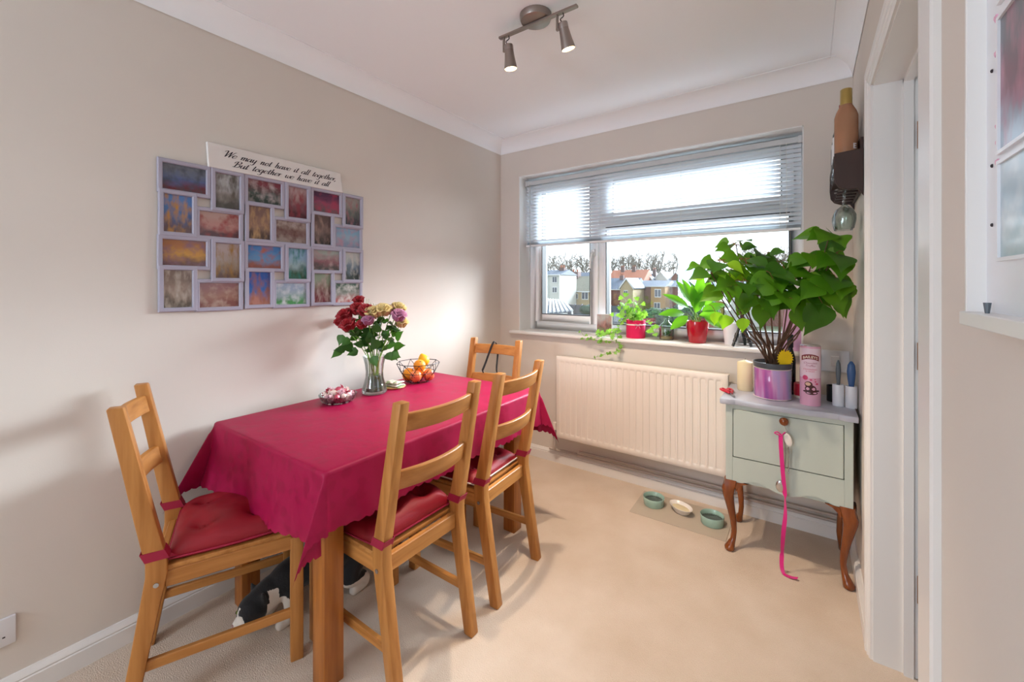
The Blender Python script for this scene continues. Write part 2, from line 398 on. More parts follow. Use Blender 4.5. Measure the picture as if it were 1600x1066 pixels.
hw = bpy.data.objects.new('window_2', None); COL.objects.link(hw); struct(hw)
b = MB()
for a_, c_ in (((HX+.03, 1.25, .55), (HX+.08, 1.31, 2.05)), ((HX+.03, 2.29, .55), (HX+.08, 2.35, 2.05)), ((HX+.03, 1.77, .55), (HX+.08, 1.83, 2.05)), ((HX+.03, 1.31, .55), (HX+.08, 2.29, .61)), ((HX+.03, 1.31, 1.99), (HX+.08, 2.29, 2.05))): b.box(a_, c_)
b.build('window_frame', 'upvc', hw)
for y in (1.31, 1.83): MB().box((HX+.05, y, .61), (HX+.054, y+.46, 1.99)).build('pane', 'pane_glass', hw)

# coved cornice
def cove(name, p0, p1, inward):
    p0 = Vector(p0); p1 = Vector(p1); n = Vector(inward); R = .088; prof = [(0, 0), (0, -R), (.004, -R)]
    for i in range(11):
        a = PI/2*i/10; prof.append((.004+R*(1-math.cos(a)), -R*(1-math.sin(a)) - .004*(1-i/10)))
    prof += [(R+.008, -.004), (R+.008, 0)]
    b = MB(); nn = len(prof); vs = []
    for p in (p0, p1):
        for u, v in prof: vs.append(p + n*u + Vector((0, 0, v)))
    b.add(vs, [(i, (i+1) % nn, nn+(i+1) % nn, nn+i) for i in range(nn)] + [tuple(range(nn)), tuple(range(2*nn-1, nn-1, -1))])
    return struct(b.build(name, 'ceiling_paint', smooth=35))
cove('trim_1', (0, FY, CH), (0, BY, CH), (1, 0, 0)); cove('trim_2', (0, BY, CH), (RX, BY, CH), (0, -1, 0)); cove('trim_3', (RX, BY, CH), (RX, FY, CH), (-1, 0, 0))
# skirting boards
def skirt(name, p0, p1, inward):
    p0 = Vector(p0); p1 = Vector(p1); n = Vector(inward)
    prof = [(0, 0), (.019, 0), (.019, .058), (.015, .061), (.017, .066), (.014, .074), (.008, .080), (.006, .085), (0, .085)]
    b = MB(); nn = len(prof); vs = [p + n*u + Vector((0, 0, v)) for p in (p0, p1) for u, v in prof]
    b.add(vs, [(i, (i+1) % nn, nn+(i+1) % nn, nn+i) for i in range(nn)] + [tuple(range(nn)), tuple(range(2*nn-1, nn-1, -1))])
    return struct(b.build(name, 'white_gloss', smooth=30))
skirt('baseboard_left', (0, FY, 0), (0, BY, 0), (1, 0, 0)); skirt('baseboard_back', (.019, BY, 0), (RX-.019, BY, 0), (0, -1, 0))
skirt('baseboard_right', (RX, DY1+.072, 0), (RX, BY, 0), (-1, 0, 0)); skirt('baseboard_near', (RX, FY, 0), (RX, DY0-.1, 0), (-1, 0, 0))

# doorway: lining, architraves, open leaf in the hall
d1 = bpy.data.objects.new('door_1', None); COL.objects.link(d1); struct(d1)
b = MB().box((RX-.001, DY1-.012, 0), (RX+WT+.002, DY1+.02, DZ)).box((RX-.001, DY0-.02, 0), (RX+WT+.002, DY0+.012, DZ)).box((RX-.001, DY0, DZ-.012), (RX+WT+.002, DY1, DZ+.02))
b.box((RX+.075, DY1-.024, 0), (RX+.10, DY1-.012, DZ-.012)).box((RX+.075, DY0+.012, 0), (RX+.10, DY0+.024, DZ-.012)).box((RX+.075, DY0+.012, DZ-.024), (RX+.10, DY1-.012, DZ-.012))
b.build('lining', 'white_gloss', d1)
lf = MB().box((RX+WT+.006, DY1-.002, .01), (RX+WT+.80, DY1+.036, DZ-.02)).build('leaf', 'hinge_brass', d1, bevel=.003)
for z in (.25, 1.02, 1.75): MB().tube([(RX+WT+.006, DY1-.012, z), (RX+WT+.006, DY1-.012, z+.09)], .007, 10).build('hinge', 'hinge_brass', lf)
def architrave(name, far):
    """moulded trim around the opening; profile steps across its width"""
    prof = [(0, 0), (0, .008), (.006, .012), (.014, .012), (.018, .016), (.030, .016), (.036, .020), (.058, .020), (.064, .016), (.070, .016), (.070, 0)] if far else \
           [(0, 0), (0, .010), (.004, .014), (.096, .014), (.1, .010), (.1, 0)]
    b = MB(); nn = len(prof); s = 1 if far else -1; e = DY1-.006 if far else DY0+.006
    if far: pts = [lambda u, h: (RX-h, e+u, 0), lambda u, h: (RX-h, e+u, DZ-.006+u), lambda u, h: (RX-h, DY0+.006-u*.1/.07, DZ-.006+u)]
    else: pts = [lambda u, h: (RX-h, e-u, 0), lambda u, h: (RX-h, e-u, DZ-.006+u*.7)]
    vs = [q(u, h) for q in pts for u, h in prof]
    for k in range(len(pts)-1): b.add(vs[k*nn:(k+2)*nn], [(i, (i+1) % nn, nn+(i+1) % nn, nn+i) for i in range(nn)])
    b.add(vs[:nn], [tuple(range(nn))]); b.add(vs[-nn:], [tuple(range(nn))])
    return struct(b.build(name, 'white_gloss', smooth=30))
architrave('trim_4', True); architrave('trim_5', False)

# ------------------------------------------------------------------ window
b = MB(); r0 = .006
b.box((WX0, BY-.001, WZ0), (WX0+r0, 3.16, WZ1)).box((WX1-r0, BY-.001, WZ0), (WX1, 3.16, WZ1)).box((WX0, BY-.001, WZ1-r0), (WX1, 3.16, WZ1))
struct(b.build('trim_6', 'reveal_paint'))
sill = struct(MB().box((.11, BY-.042, .921), (WX1+.07, 3.16, .945)).build('trim_7', 'white_gloss', bevel=.008, bseg=3, smooth=40))
win = bpy.data.objects.new('window_1', None); COL.objects.link(win); struct(win)
YF0, YF1 = 3.155, 3.235
def ring(b, x0, x1, z0, z1, w, y0, y1, wl=None, wr=None, wt=None, wb=None):
    wl = wl or w; wr = wr or w; wt = wt or w; wb = wb or w
    b.box((x0, y0, z0), (x0+wl, y1, z1)); b.box((x1-wr, y0, z0), (x1, y1, z1))
    b.box((x0+wl, y0, z0), (x1-wr, y1, z0+wb)); b.box((x0+wl, y0, z1-wt), (x1-wr, y1, z1))
b = MB(); ring(b, WX0+.004, WX1-.004, .945, WZ1-.004, .062, YF0, YF1, wb=.075)
b.box((.772, YF0, 1.02), (.842, YF1, WZ1-.066)); b.box((.842, YF0, 1.715), (WX1-.066, YF1, 1.765))
b.build('window_frame', 'upvc', win, bevel=.006, bseg=2, smooth=40)
b = MB(); ring(b, .246, .782, 1.010, 2.100, .062, YF0-.022, YF1-.02)
b.build('casement_sash', 'upvc', win, bevel=.007, bseg=2, smooth=40)
b = MB(); ring(b, .836, 1.965, 1.745, 2.100, .060, YF0-.022, YF1-.02)
b.build('top_light_sash', 'upvc', win, bevel=.007, bseg=2, smooth=40)
def pane(x0, x1, z0, z1, y=3.19):
    p = MB().box((x0, y, z0), (x1, y+.004, z1)).build('pane', 'pane_glass', win)
    g = MB(); ring(g, x0, x1, z0, z1, .006, YF0-.0225, y); g.build('gasket', 'gasket', p)
pane(.306, .722, 1.070, 2.040, 3.19); pane(.894, 1.907, 1.803, 2.042, 3.19); pane(.842, 1.945, 1.020, 1.715, 3.195)
h = MB().cbox((.752, YF0-.030, 1.535), (.024, .016, .055)).build('window_handle', 'upvc', win, bevel=.005, bseg=2, smooth=40)
MB().tube(crom([(.752, YF0-.036, 1.535), (.752, YF0-.055, 1.53), (.748, YF0-.066, 1.50), (.742, YF0-.066, 1.46), (.738, YF0-.064, 1.42)], 4), [.009]*9+[.008]*8, 8).build('lever', 'upvc', h, smooth=60)

# venetian blind
vb = thing('venetian_blind', 'white venetian blind half lowered over the window', 'blind', (0, 3.085, 0))
MB().box((.190, -.014, 2.085), (2.003, .016, 2.118)).build('headrail', 'blind_rail', vb, bevel=.003)
for x in (.19, 1.985): MB().box((x, -.018, 2.08), (x+.018, .018, 2.122)).build('end_bracket', 'blind_rail', vb, bevel=.003)
MB().box((.196, -.014, 1.603), (1.998, .014, 1.617)).build('bottom_rail', 'upvc', vb, bevel=.004, bseg=2)
sl = MB()
def slf(u, v):
    y = (v-.5)*.027; return Vector((.196+u*1.802, y, -.0022*(4*(v-.5)**2)))
sl.grid(2, 6, slf); slat_me = sl.mesh('slat', smooth=80, solid=.0004)
zs = [2.070-i*.0250 for i in range(18)]
for z in zs: put('slat', slat_me, 'blind_slat', vb, (0, 0, z), (math.radians(-32), 0, 0))
for i in range(5): put('slat', slat_me, 'blind_slat', vb, (0, 0, 1.620+i*.0036), (math.radians(-2), 0, 0))
for x in (.265, .835, 1.37, 1.90):
    b = MB()
    for y in (-.0125, .0125): b.tube([(x, y, 1.615), (x, y, 2.085)], .0009, 5)
    b.build('ladder_cord', 'cord', vb)
MB().tube([(.24, -.022, 2.09), (.243, -.026, 1.5), (.243, -.026, 1.39)], .0035, 8).build('tilt_wand', 'clear_plastic', vb, smooth=60)
pc = MB().tube([(1.93, -.022, 2.09), (1.932, -.024, 1.8), (1.932, -.024, 1.42)], .0012, 6).build('pull_cord', 'cord', vb)
MB().lathe([(.0, 0), (.006, .002), (.004, .024), (.0015, .03)], 10, (1.932, -.024, 1.39)).build('tassel', 'upvc', pc, smooth=60)

# ------------------------------------------------------------------ spot lamp on the ceiling
LY = 1.788
sp = thing('ceiling_spotlight', 'brushed metal ceiling spotlight bar with two lit heads', 'lamp', (1.090, LY, CH))
MB().lathe([(.0, -.030), (.050, -.030), (.062, -.026), (.066, -.016), (.067, 0), (.0, 0)], 32).build('ceiling_plate', 'satin_nickel', sp, smooth=40)
MB().box((-.190, -.010, -.040), (.195, .010, -.030)).build('bar', 'satin_nickel', sp, bevel=.002)
def spot_head(x, tgt):
    """bracket arm under the bar, knuckle, tapered can and glowing lens"""
    piv = Vector((x+.010, -.002, -.092))
    hd = thing_part = bpy.data.objects.new('lamp_head', None); COL.objects.link(hd); hd.parent = sp
    d = (Vector(tgt)-(Vector((1.090, LY, CH))+piv)).normalized()
    M = Matrix.Translation(piv) @ d.to_track_quat('-Z', 'Y').to_matrix().to_4x4(); hd.matrix_local = M
    b = MB().box((x-.022, -.005, -.100), (x-.014, .005, -.038)).box((x-.022, -.005, -.104), (x+.004, .005, -.096))
    b.build('bracket', 'satin_nickel', sp, bevel=.001)
    MB().tube(crom([(x+.008, 0, -.038), (x+.014, -.006, -.058), (x+.004, -.014, -.072), (x+.010, -.004, -.084)], 5), .0022, 6).build('flex', 'wire_black', sp, smooth=60)
    MB().lathe([(.0, .010), (.0185, .010), (.020, .006), (.020, -.012), (.0, -.012)], 24).build('collar', 'brushed_nickel', hd, smooth=40)
    MB().lathe([(.019, -.010), (.0205, -.03), (.0245, -.06), (.0285, -.088), (.0285, -.092), (.0265, -.092), (.0265, -.086), (.020, -.02)], 28).build('shade', 'satin_nickel', hd, smooth=40)
    MB().lathe([(0, -.086), (.0262, -.086), (.0262, -.0885), (0, -.0895)], 24).build('lens', 'lamp_glass', hd, smooth=40)
    l = lamp('spot_bulb', 'SPOT', (0, 0, 0), 62, (1, .81, .62), spot_size=math.radians(108), spot_blend=1, shadow_soft_size=.018)
    l.parent = hd; l.location = (0, 0, -.100)
spot_head(-.148, (1.00, 2.12, 0)); spot_head(.122, (1.50, 2.50, 0))

# ------------------------------------------------------------------ radiator
rad = thing('radiator', 'cream panel radiator with vertical flutes under the window', 'radiator', (0, 0, 0))
x0, x1, z0, z1, yf = .572, 1.664, .222, .798, 2.888
nfl = 25; pit = (x1-x0-.05)/nfl
xs = [x0, x0+.004]; 
for k in range(nfl):
    c = x0+.025+pit*(k+.5)
    for f in (-.38, -.30, -.18, 0, .18, .30, .38): xs.append(c+f*pit)
xs += [x1-.004, x1]
zz = [z0, z0+.004, z0+.030, z0+.038, z0+.048, z0+.06, (z0+z1)/2, z1-.06, z1-.048, z1-.038, z1-.030, z1-.004, z1]
def dep(x, z):
    t = (x-(x0+.025))/pit; k = math.floor(t); f = abs(t-k-.5)
    if t < 0 or t >= nfl: a = 0
    else: a = max(0, min(1, (.38-f)/.14))
    e = min(z-z0, z1-z)-.032; e = max(0, min(1, e/.018))
    edge = .004 if (x in (x0, x1) or z in (z0, z1)) else 0
    return edge + .0085*a*a*(3-2*a)*e*e*(3-2*e)
b = MB(); nx = len(xs)
b.add([(x, yf+dep(x, z), z) for z in zz for x in xs], [(j*nx+i, j*nx+i+1, (j+1)*nx+i+1, (j+1)*nx+i) for j in range(len(zz)-1) for i in range(nx-1)])
b.build('front_panel', 'radiator_paint', rad, smooth=50)
MB().box((x0, yf+.004, z0), (x1, yf+.020, z1)).build('panel_back', 'radiator_paint', rad, bevel=.003)
MB().box((x0+.004, yf+.058, z0), (x1-.004, yf+.072, z1-.004)).build('rear_panel', 'radiator_paint', rad, bevel=.003)
MB().box((x0, yf+.018, z1-.012), (x1, yf+.066, z1-.004)).build('top_grille', 'radiator_paint', rad)
for x in (x0+.14, x1-.14): MB().box((x-.02, yf+.07, z0+.05), (x+.02, 2.999, z1-.06)).build('wall_bracket', 'radiator_paint', rad)
v = MB().tube([(x0-.028, yf+.03, .205), (x0-.028, yf+.03, .265)], .013, 12).build('valve_body', 'chrome', rad, smooth=40)
MB().tube([(x0-.028, yf+.03, .265), (x0-.028, yf+.03, .315)], [.014, .0125], 14).build('valve_cap', 'radiator_paint', v, smooth=40)
MB().tube([(x0-.028, yf+.03, .245), (x0+.005, yf+.03, .245)], .009, 10).build('valve_union', 'chrome', v, smooth=40)
MB().tube(crom([(x0-.028, yf+.03, .21), (x0-.028, yf+.032, .15), (x0-.024, yf+.05, .112), (x0+.02, yf+.082, .104), (x0+.12, 2.974, .104)], 4), .0075, 8).build('feed_pipe', 'pipe_paint', rad, smooth=60)
tag(MB().tube(crom([(x0-.10, 2.968, .098), (x0+.03, 2.968, .098), (1.2, 2.968, .1), (2.19, 2.968, .1)], 4), .008, 8).build('heating_pipe', 'pipe_paint', smooth=60),
    'thin heating pipe running low along the back skirting board, the lower one', 'pipe', 'heating pipes')
tag(MB().tube([(x0+.14, 2.974, .124), (1.3, 2.974, .124), (2.19, 2.974, .126)], .008, 8).build('heating_pipe', 'pipe_paint', smooth=60),
    'thin heating pipe above another along the back wall, the upper one', 'pipe', 'heating pipes')

# ------------------------------------------------------------------ chairs
def prism_path(b, prof, xa, xb): return b.prism(prof, 'x', xa, xb)
def make_chair():
    t = thing('dining_chair', 'x', 'chair', group='pine dining chairs')
    # rear posts: splayed below the seat, leaning back above it
    cen = [(-.078, 0, .040), (-.040, .22, .044), (-.004, .43, .052), (-.004, .47, .052), (-.030, .60, .048), (-.064, .78, .042), (-.096, .945, .038)]
    prof = [(y+w/2, z) for y, z, w in cen] + [(y-w/2, z) for y, z, w in reversed(cen)]
    for s in (-1, 1):
        p = MB().prism(prof, 'x', s*.172-.019, s*.172+.019).build('rear_post', 'wood_z', t, bevel=.005, bseg=2, smooth=35)
        MB().tube([(s*.191, -.004, .405), (s*.1935, -.004, .405)], .007, 12).build('screw_cap', 'steel', p)
        MB().box((s*.172-.019, .352, 0), (s*.172+.019, .392, .43)).build('front_leg', 'wood_z', t, bevel=.004, bseg=2, smooth=35)
        MB().box((s*.172-.011, .015, .385), (s*.172+.011, .356, .434)).build('side_rail', 'wood_y', t, bevel=.003)
        b = MB(); b.prism([(-.048, .148), (.36, .148), (.36, .178), (-.044, .178)], 'x', s*.172-.009, s*.172+.009); b.build('stretcher', 'wood_y', t, bevel=.003)
    MB().box((-.153, -.016, .382), (.153, .006, .438)).build('rear_rail', 'wood_x', t, bevel=.003)
    MB().box((-.153, .364, .385), (.153, .386, .434)).build('front_rail', 'wood_x', t, bevel=.003)
    MB().box((-.182, .012, .434), (.182, .398, .450)).build('seat', 'wood_x', t, bevel=.004, bseg=2, smooth=35)
    def slat(za, zb, ya, yb):
        def fn(u, v):
            # v goes round the section
            x = -.158+.316*u; bow = .030*(1-(2*u-1)**2); k = int(round(v*4)) % 4
            z = (za, za, zb, zb)[k]; yy = (ya, ya, yb, yb)[k]; f = (.009, -.009, -.009, .009)[k]
            return Vector((x, yy-bow+f, z))
        MB().grid(13, 5, fn).build('back_slat', 'wood_x', t, bevel=.003, smooth=40)
    slat(.845, .905, -.077, -.089); slat(.655, .718, -.042, -.054)
    return t
chair = make_chair()
A_ = dict(loc=(.925, 1.305, 0), rz=math.radians(90+1))
def place(o, loc, rz, label): o.location = loc; o.rotation_euler = (0, 0, rz); o['label'] = label; return o
chA = place(chair, (.925, 1.303, 0), math.radians(90), 'pine dining chair nearest the camera at the right side of the table')
chB = place(dup(chair), (.908, 1.802, 0), math.radians(94), 'pine dining chair by the radiator, second along the table side')
chC = place(dup(chair), (.268, .770, 0), math.radians(-22.5), 'pine dining chair turned askew at the near table end by the socket')
chD = place(dup(chair), (.360, 2.385, 0), math.radians(186), 'pine dining chair at the far table end with a black strap over it')

# seat cushions, tied on with straps round the rear posts
def cushion(loc, rz, label, thick=.056, seed=1, dy=0, white=False, wd=.36, straps=True):
    t = thing('seat_cushion', label, 'cushion', loc, rz, 'red seat cushions')
    n = 33; D = .345
    but = [(-.085, .10), (.085, .10), (-.085, .255), (.085, .255)] 
    def top(u, v, s):
        a, c = 2*u-1, 2*v-1
        r = max(abs(a), abs(c)); rim = (1-abs(a)**5)*(1-abs(c)**5)
        x = a*wd/2*(1-.03*(1-abs(c))*(-1)); y = .190+dy+c*D/2; 
        sh = 1-.035*(abs(a)*abs(c))**2; x *= sh
        dim = sum(math.exp(-((x-p)**2+(y-q-dy)**2)/.0012) for p, q in but)
        wr = .004*noise.noise(Vector((x*22+seed, y*22, seed)))+.006*noise.noise(Vector((x*9, y*9+seed, 3)))
        h = thick*(rim**.45)*(1-.42*min(1, dim)) + wr*rim if s else 0
        z = .4515+.014 + (h-.014*(1 if rim > .001 else 0) if s else -.013*min(1, rim*6))
        return Vector((x, y, z))
    b = MB(); b.grid(n, n, lambda u, v: top(u, v, 1)); b.grid(n, n, lambda u, v: top(u, v, 0))
    b.build('cushion_pad', 'cushion_red', t, smooth=180)
    rim = []
    for k in range(80):
        q = k/80*4; sd = int(q); f = q-sd; uv = ((f, 0), (1, f), (1-f, 1), (0, 1-f))[sd]
        rim.append(top(uv[0], uv[1], 1)+Vector((0, 0, -.0005)))
    rim.append(rim[0]); MB().tube(rim, .0032, 6).build('piping', 'pipe_white' if white else 'strap_red', t, smooth=60)
    for p, q in but:
        z = top((p/wd*2+1)/2, ((q+dy-.190-dy)/D*2+1)/2, 1); MB().ball((z.x, z.y, z.z+.002), (.009, .009, .004), 10, 5).build('button', 'cushion_red', t, smooth=180)
    if straps:
        for s in (-1, 1):
            X = s*.172; b = MB(); w = .0208; ya, yb = -.034, .0235; zc = .492; hh = .014
            loop = [(X-w, ya), (X+w, ya), (X+w, yb), (X-w, yb)]
            vs = [(x, y-(.012 if z > zc else 0)+.004, z) for z in (zc-hh, zc+hh) for x, y in loop]
            b.add(vs, [(i, (i+1) % 4, 4+(i+1) % 4, 4+i) for i in range(4)])
            b.add([(X-.018*1, yb, zc-hh), (X+.018, yb, zc-hh), (X*.93+.012, .05, .468), (X*.93-.012, .05, .468)], [(0, 1, 2, 3)])
            b.build('strap', 'strap_red', t, solid=.0016)
    return t
cushion(chA.location, chA.rotation_euler.z, 'puffy red cushion tied to the chair nearest the camera', .078, 2)
cushion(chB.location, chB.rotation_euler.z, 'red cushion with a pale seam on the chair near the radiator', .056, 5, white=True)
cushion(chC.location, chC.rotation_euler.z, 'dark red tufted cushion on the askew chair at the near table end', .072, 9)
# bag strap looped over the far chair's top slat
Md = Matrix.Translation(chD.location) @ Matrix.Rotation(chD.rotation_euler.z, 4, 'Z')
P = lambda x, y, z: Md @ Vector((x, y, z))
b = MB()
pts = crom([P(.085, -.062, .735), P(.075, -.082, .78), P(.055, -.090, .84), P(.028, -.102, .915), P(.018, -.122, .917), P(.010, -.135, .86), P(-.002, -.105, .79), P(-.012, -.085, .735), P(-.03, -.095, .66), P(.03, -.105, .60), P(.075, -.09, .66), P(.085, -.062, .735)], 5)
b.strip(pts, .014, (Md.to_3x3() @ Vector((.85, 0, .5))).normalized())
tag(b.build('bag_strap', 'black_strap', solid=.002, smooth=60), 'black strap looped over the top slat of the far chair', 'strap')

# ------------------------------------------------------------------ table and cloth
tb = thing('dining_table', 'wooden dining table under a red cloth', 'table', (0, 0, 0))
TX0, TX1, TY0, TY1, TZ = .066, .855, .985, 2.185, .741
MB().box((TX0, TY0, TZ-.028), (TX1, TY1, TZ)).build('tabletop', 'table_wood_y', tb, bevel=.004)
b = MB(); 
for X in (.155, .742):
    for Y in (1.062, 2.112):
        MB().box((X-.035, Y-.035, 0), (X+.035, Y+.035, TZ-.028)).build('leg', 'table_wood_z', tb, bevel=.005, bseg=2, smooth=35)
for X in (.155, .742): MB().box((X-.010, 1.097, .630), (X+.010, 2.077, TZ-.028)).build('apron', 'table_wood_y', tb)
for Y in (1.062, 2.112): MB().box((.19, Y-.010, .630), (.707, Y+.010, TZ-.028)).build('apron', 'table_wood_x', tb)
# cloth: flat top, rounded edge, hanging sides with scalloped hem, corner tails
CZ = TZ+.0025; dl, dr, dn, df = .25, .190, .250, .235; rr = .010
E2 = {(1, -1): Vector((-.10, -.24)), (-1, -1): Vector((.05, -.52)), (1, 1): Vector((.30, .12)), (-1, 1): Vector((.02, .3))}
def hang(e, nrm, tilt):
    """offset for excess length e over an edge whose outward normal is nrm (2d)"""
    arc = rr*PI/2
    if e < arc: a = e/rr; return nrm*(rr*math.sin(a)), -rr*(1-math.cos(a))
    q = e-arc; return nrm*(rr+q*math.sin(tilt)), -rr-q*math.cos(tilt)
def cloth(s, t):
    """s,t cloth coordinates in metres measured on the unfolded cloth"""
    ex = max(0, s-TX1) or -max(0, TX0-s); ey = max(0, t-TY1) or -max(0, TY0-t)
    x = min(max(s, TX0), TX1); y = min(max(t, TY0), TY1)
    if not ex and not ey:
        return Vector((x, y, CZ+.0012*noise.noise(Vector((x*7, y*7, 1)))))
    if ex and not ey:
        sg = 1 if ex > 0 else -1; e = abs(ex); f = e/.19
        tl = (.05+.05*math.sin(y*17+1)*f+.03*math.sin(y*41)*f) if sg > 0 else .01
        o, dz = hang(e, Vector((sg, 0)), tl); return Vector((x+o.x, y+o.y, CZ+dz))
    if ey and not ex:
        sg = 1 if ey > 0 else -1; e = abs(ey); f = e/.25
        tl = .06+.06*math.sin(x*13+.5)*f+.03*math.sin(x*33)*f + (.10*math.exp(-((x-.12)/.12)**2) if sg < 0 else 0)*f
        o, dz = hang(e, Vector((0, sg)), tl); return Vector((x+o.x, y+o.y, CZ+dz))
    sx = 1 if ex > 0 else -1; sy = 1 if ey > 0 else -1
    p, q = abs(ex), abs(ey); r = math.hypot(p, q); ph = math.atan2(q, p)
    E = E2[(sx, sy)]
    O = Vector((sx*math.cos(ph)*.06, sy*math.sin(ph)*.08)) + E*math.sin(2*ph)
    g = min(1, r/.05); D = Vector((O.x*g, O.y*g, -1)).normalized()
    rnd = rr*min(1, r/(rr*1.5))
    return Vector((x+sx*rnd*math.cos(ph), y+sy*rnd*math.sin(ph), CZ-rnd)) + D*max(0, r-rr*1.2)
def axis(a, b, la, lb, n1, n2):
    o = [a-la*(1-i/n1) for i in range(n1)]
    for i in range(6): o.append(a-rr*1.6*(1-i/6)) if False else None
    o = [q for q in o if q is not None]
    o += [a+(b-a)*i/n2 for i in range(n2+1)] + [b+lb*(i+1)/n1 for i in range(n1)]
    for d in (.004, .008, .012, .017): o += [a-d, b+d]
    return sorted(set(round(q, 5) for q in o))
S_ = axis(TX0, TX1, dl, dr, 22, 60); T_ = axis(TY0, TY1, dn, df, 26, 100)
b = MB(); ns = len(S_); vs = []
for t in T_:
    for s in S_:
        # scallops: pull the hem in between the lobes
        ss, tt = s, t
        fx = (s-TX1)/dr if s > TX1 else ((TX0-s)/dl if s < TX0 else 0); fy = (t-TY1)/df if t > TY1 else ((TY0-t)/dn if t < TY0 else 0)
        sc = lambda u: .010*(1-abs(math.sin(u*PI/.038)))
        if fx > .6: ss = s + (-1 if s > TX1 else 1)*sc(t)*(fx-.6)/.4
        if fy > .6: tt = t + (-1 if t > TY1 else 1)*sc(s)*(fy-.6)/.4
        pt = cloth(ss, tt); pt.x = max(pt.x, .004); vs.append(pt)
b.add(vs, [(j*ns+i, j*ns+i+1, (j+1)*ns+i+1, (j+1)*ns+i) for j in range(len(T_)-1) for i in range(ns-1)])
tag(b.build('tablecloth', 'damask', smooth=180), 'crimson damask tablecloth with scalloped hem on the dining table', 'tablecloth')

# ------------------------------------------------------------------ cat under the table
ct = thing('cat', 'black and white cat crouching under the table, head lowered to the carpet', 'cat', (0, 0, 0))
b = MB()
def limb(pts, rs):
    P_ = crom(pts, 5); n = len(P_); m_ = len(rs)-1
    R_ = [rs[min(int(i/(n-1)*m_), m_-1)]*(1-(i/(n-1)*m_-min(int(i/(n-1)*m_), m_-1)))+rs[min(int(i/(n-1)*m_), m_-1)+1]*(i/(n-1)*m_-min(int(i/(n-1)*m_), m_-1)) for i in range(n)]
    for p, r in zip(P_, R_): b.ball(p, r, 14, 8)
limb([(.335, 1.065, .105), (.35, 1.13, .145), (.375, 1.22, .165), (.40, 1.31, .170), (.418, 1.385, .155)], [.046, .064, .070, .078, .072])
limb([(.338, 1.075, .120), (.334, 1.048, .108), (.334, 1.022, .094)], [.056, .054, .052])
b.ball((.332, 1.010, .088), (.056, .053, .052), 20, 12); b.ball((.322, .972, .054), (.026, .032, .025), 14, 8); b.ball((.303, .994, .065), .031, 12, 8); b.ball((.356, .984, .064), .031, 12, 8)
limb([(.318, 1.11, .11), (.305, 1.10, .06), (.296, 1.085, .018), (.290, 1.06, .014)], [.036, .025, .018, .019])
limb([(.385, 1.12, .11), (.398, 1.115, .06), (.402, 1.10, .018), (.400, 1.075, .014)], [.036, .025, .018, .019])
limb([(.445, 1.36, .14), (.470, 1.32, .085), (.476, 1.385, .055), (.468, 1.39, .02), (.466, 1.345, .015)], [.055, .040, .022, .018, .021])
limb([(.385, 1.38, .14), (.362, 1.345, .085), (.362, 1.41, .055), (.362, 1.415, .02), (.358, 1.37, .015)], [.055, .040, .022, .018, .021])
limb([(.43, 1.43, .17), (.45, 1.50, .15), (.46, 1.57, .09), (.45, 1.63, .045), (.42, 1.68, .035)], [.024, .019, .017, .016, .012])
for s in (-1, 1):
    e0 = Vector((.334+s*.034, 1.028, .124)); b.lathe([(.0, -.008), (.024, -.002), (.017, .018), (.006, .036), (0, .039)], 12, (0, 0, 0), 1, .45, Matrix.Translation(e0) @ Matrix.Rotation(math.radians(s*24), 4, 'Y') @ Matrix.Rotation(math.radians(10), 4, 'X'))
raw = b.build('cat_raw', 'cat_black')
rm = raw.modifiers.new('r', 'REMESH'); rm.mode = 'VOXEL'; rm.voxel_size = .004
sm = raw.modifiers.new('s', 'SMOOTH'); sm.iterations = 9; sm.factor = .5
bpy.context.view_layer.update()
me = bpy.data.meshes.new_from_object(raw.evaluated_get(bpy.context.evaluated_depsgraph_get())); bpy.data.objects.remove(raw)
me.name = 'body'; me.materials.clear(); me.materials.append(MATS['cat_black']); me.materials.append(MATS['cat_white'])
for p in me.polygons:
    c = p.center; p.use_smooth = True; wob = .006*noise.noise(c*40)
    white = c.y < .960+wob or (c.y < 1.0 and c.z < .046+wob) or (c.y < 1.02 and abs(c.x-.327-wob*.4) < .005+.22*max(0, .080-c.z) and c.z < .115)
    white = white or (1.035+wob < c.y < 1.17+wob and c.z < .112+2*wob-.35*max(0, c.y-1.10)) or (1.042+wob < c.y < 1.072+wob and c.z < .150) or (c.z < .034 and c.y < 1.2)
    white = white or (1.28 < c.y < 1.45 and c.z < .075+wob and (c.x > .44 or c.x < .385))
    p.material_index = 1 if white else 0
put('body', me, None, ct)
for s in (-1, 1):
    e = MB().ball((.327+s*.027, .9715, .084), .0085, 10, 6).build('eye', 'cat_eye', ct, smooth=180)
    MB().ball((.3265+s*.028, .9645, .0845), (.0028, .003, .0055), 8, 5).build('pupil', 'cat_pupil', e, smooth=180)
MB().ball((.322, .9430, .060), (.007, .004, .0045), 8, 5).build('nose', 'cat_ear', ct, smooth=180)

# ------------------------------------------------------------------ small cabinet on cabriole legs
cb = thing('side_cabinet', 'pale green painted cabinet on cabriole legs beside the doorway', 'cabinet', (0, 0, 0))
CX0, CX1, CY0, CY1 = 1.700, 2.186, 2.565, 2.915
MB().box((CX0, CY0+.012, .345), (CX1, CY1, .722)).build('body', 'cabinet_green', cb, bevel=.003)
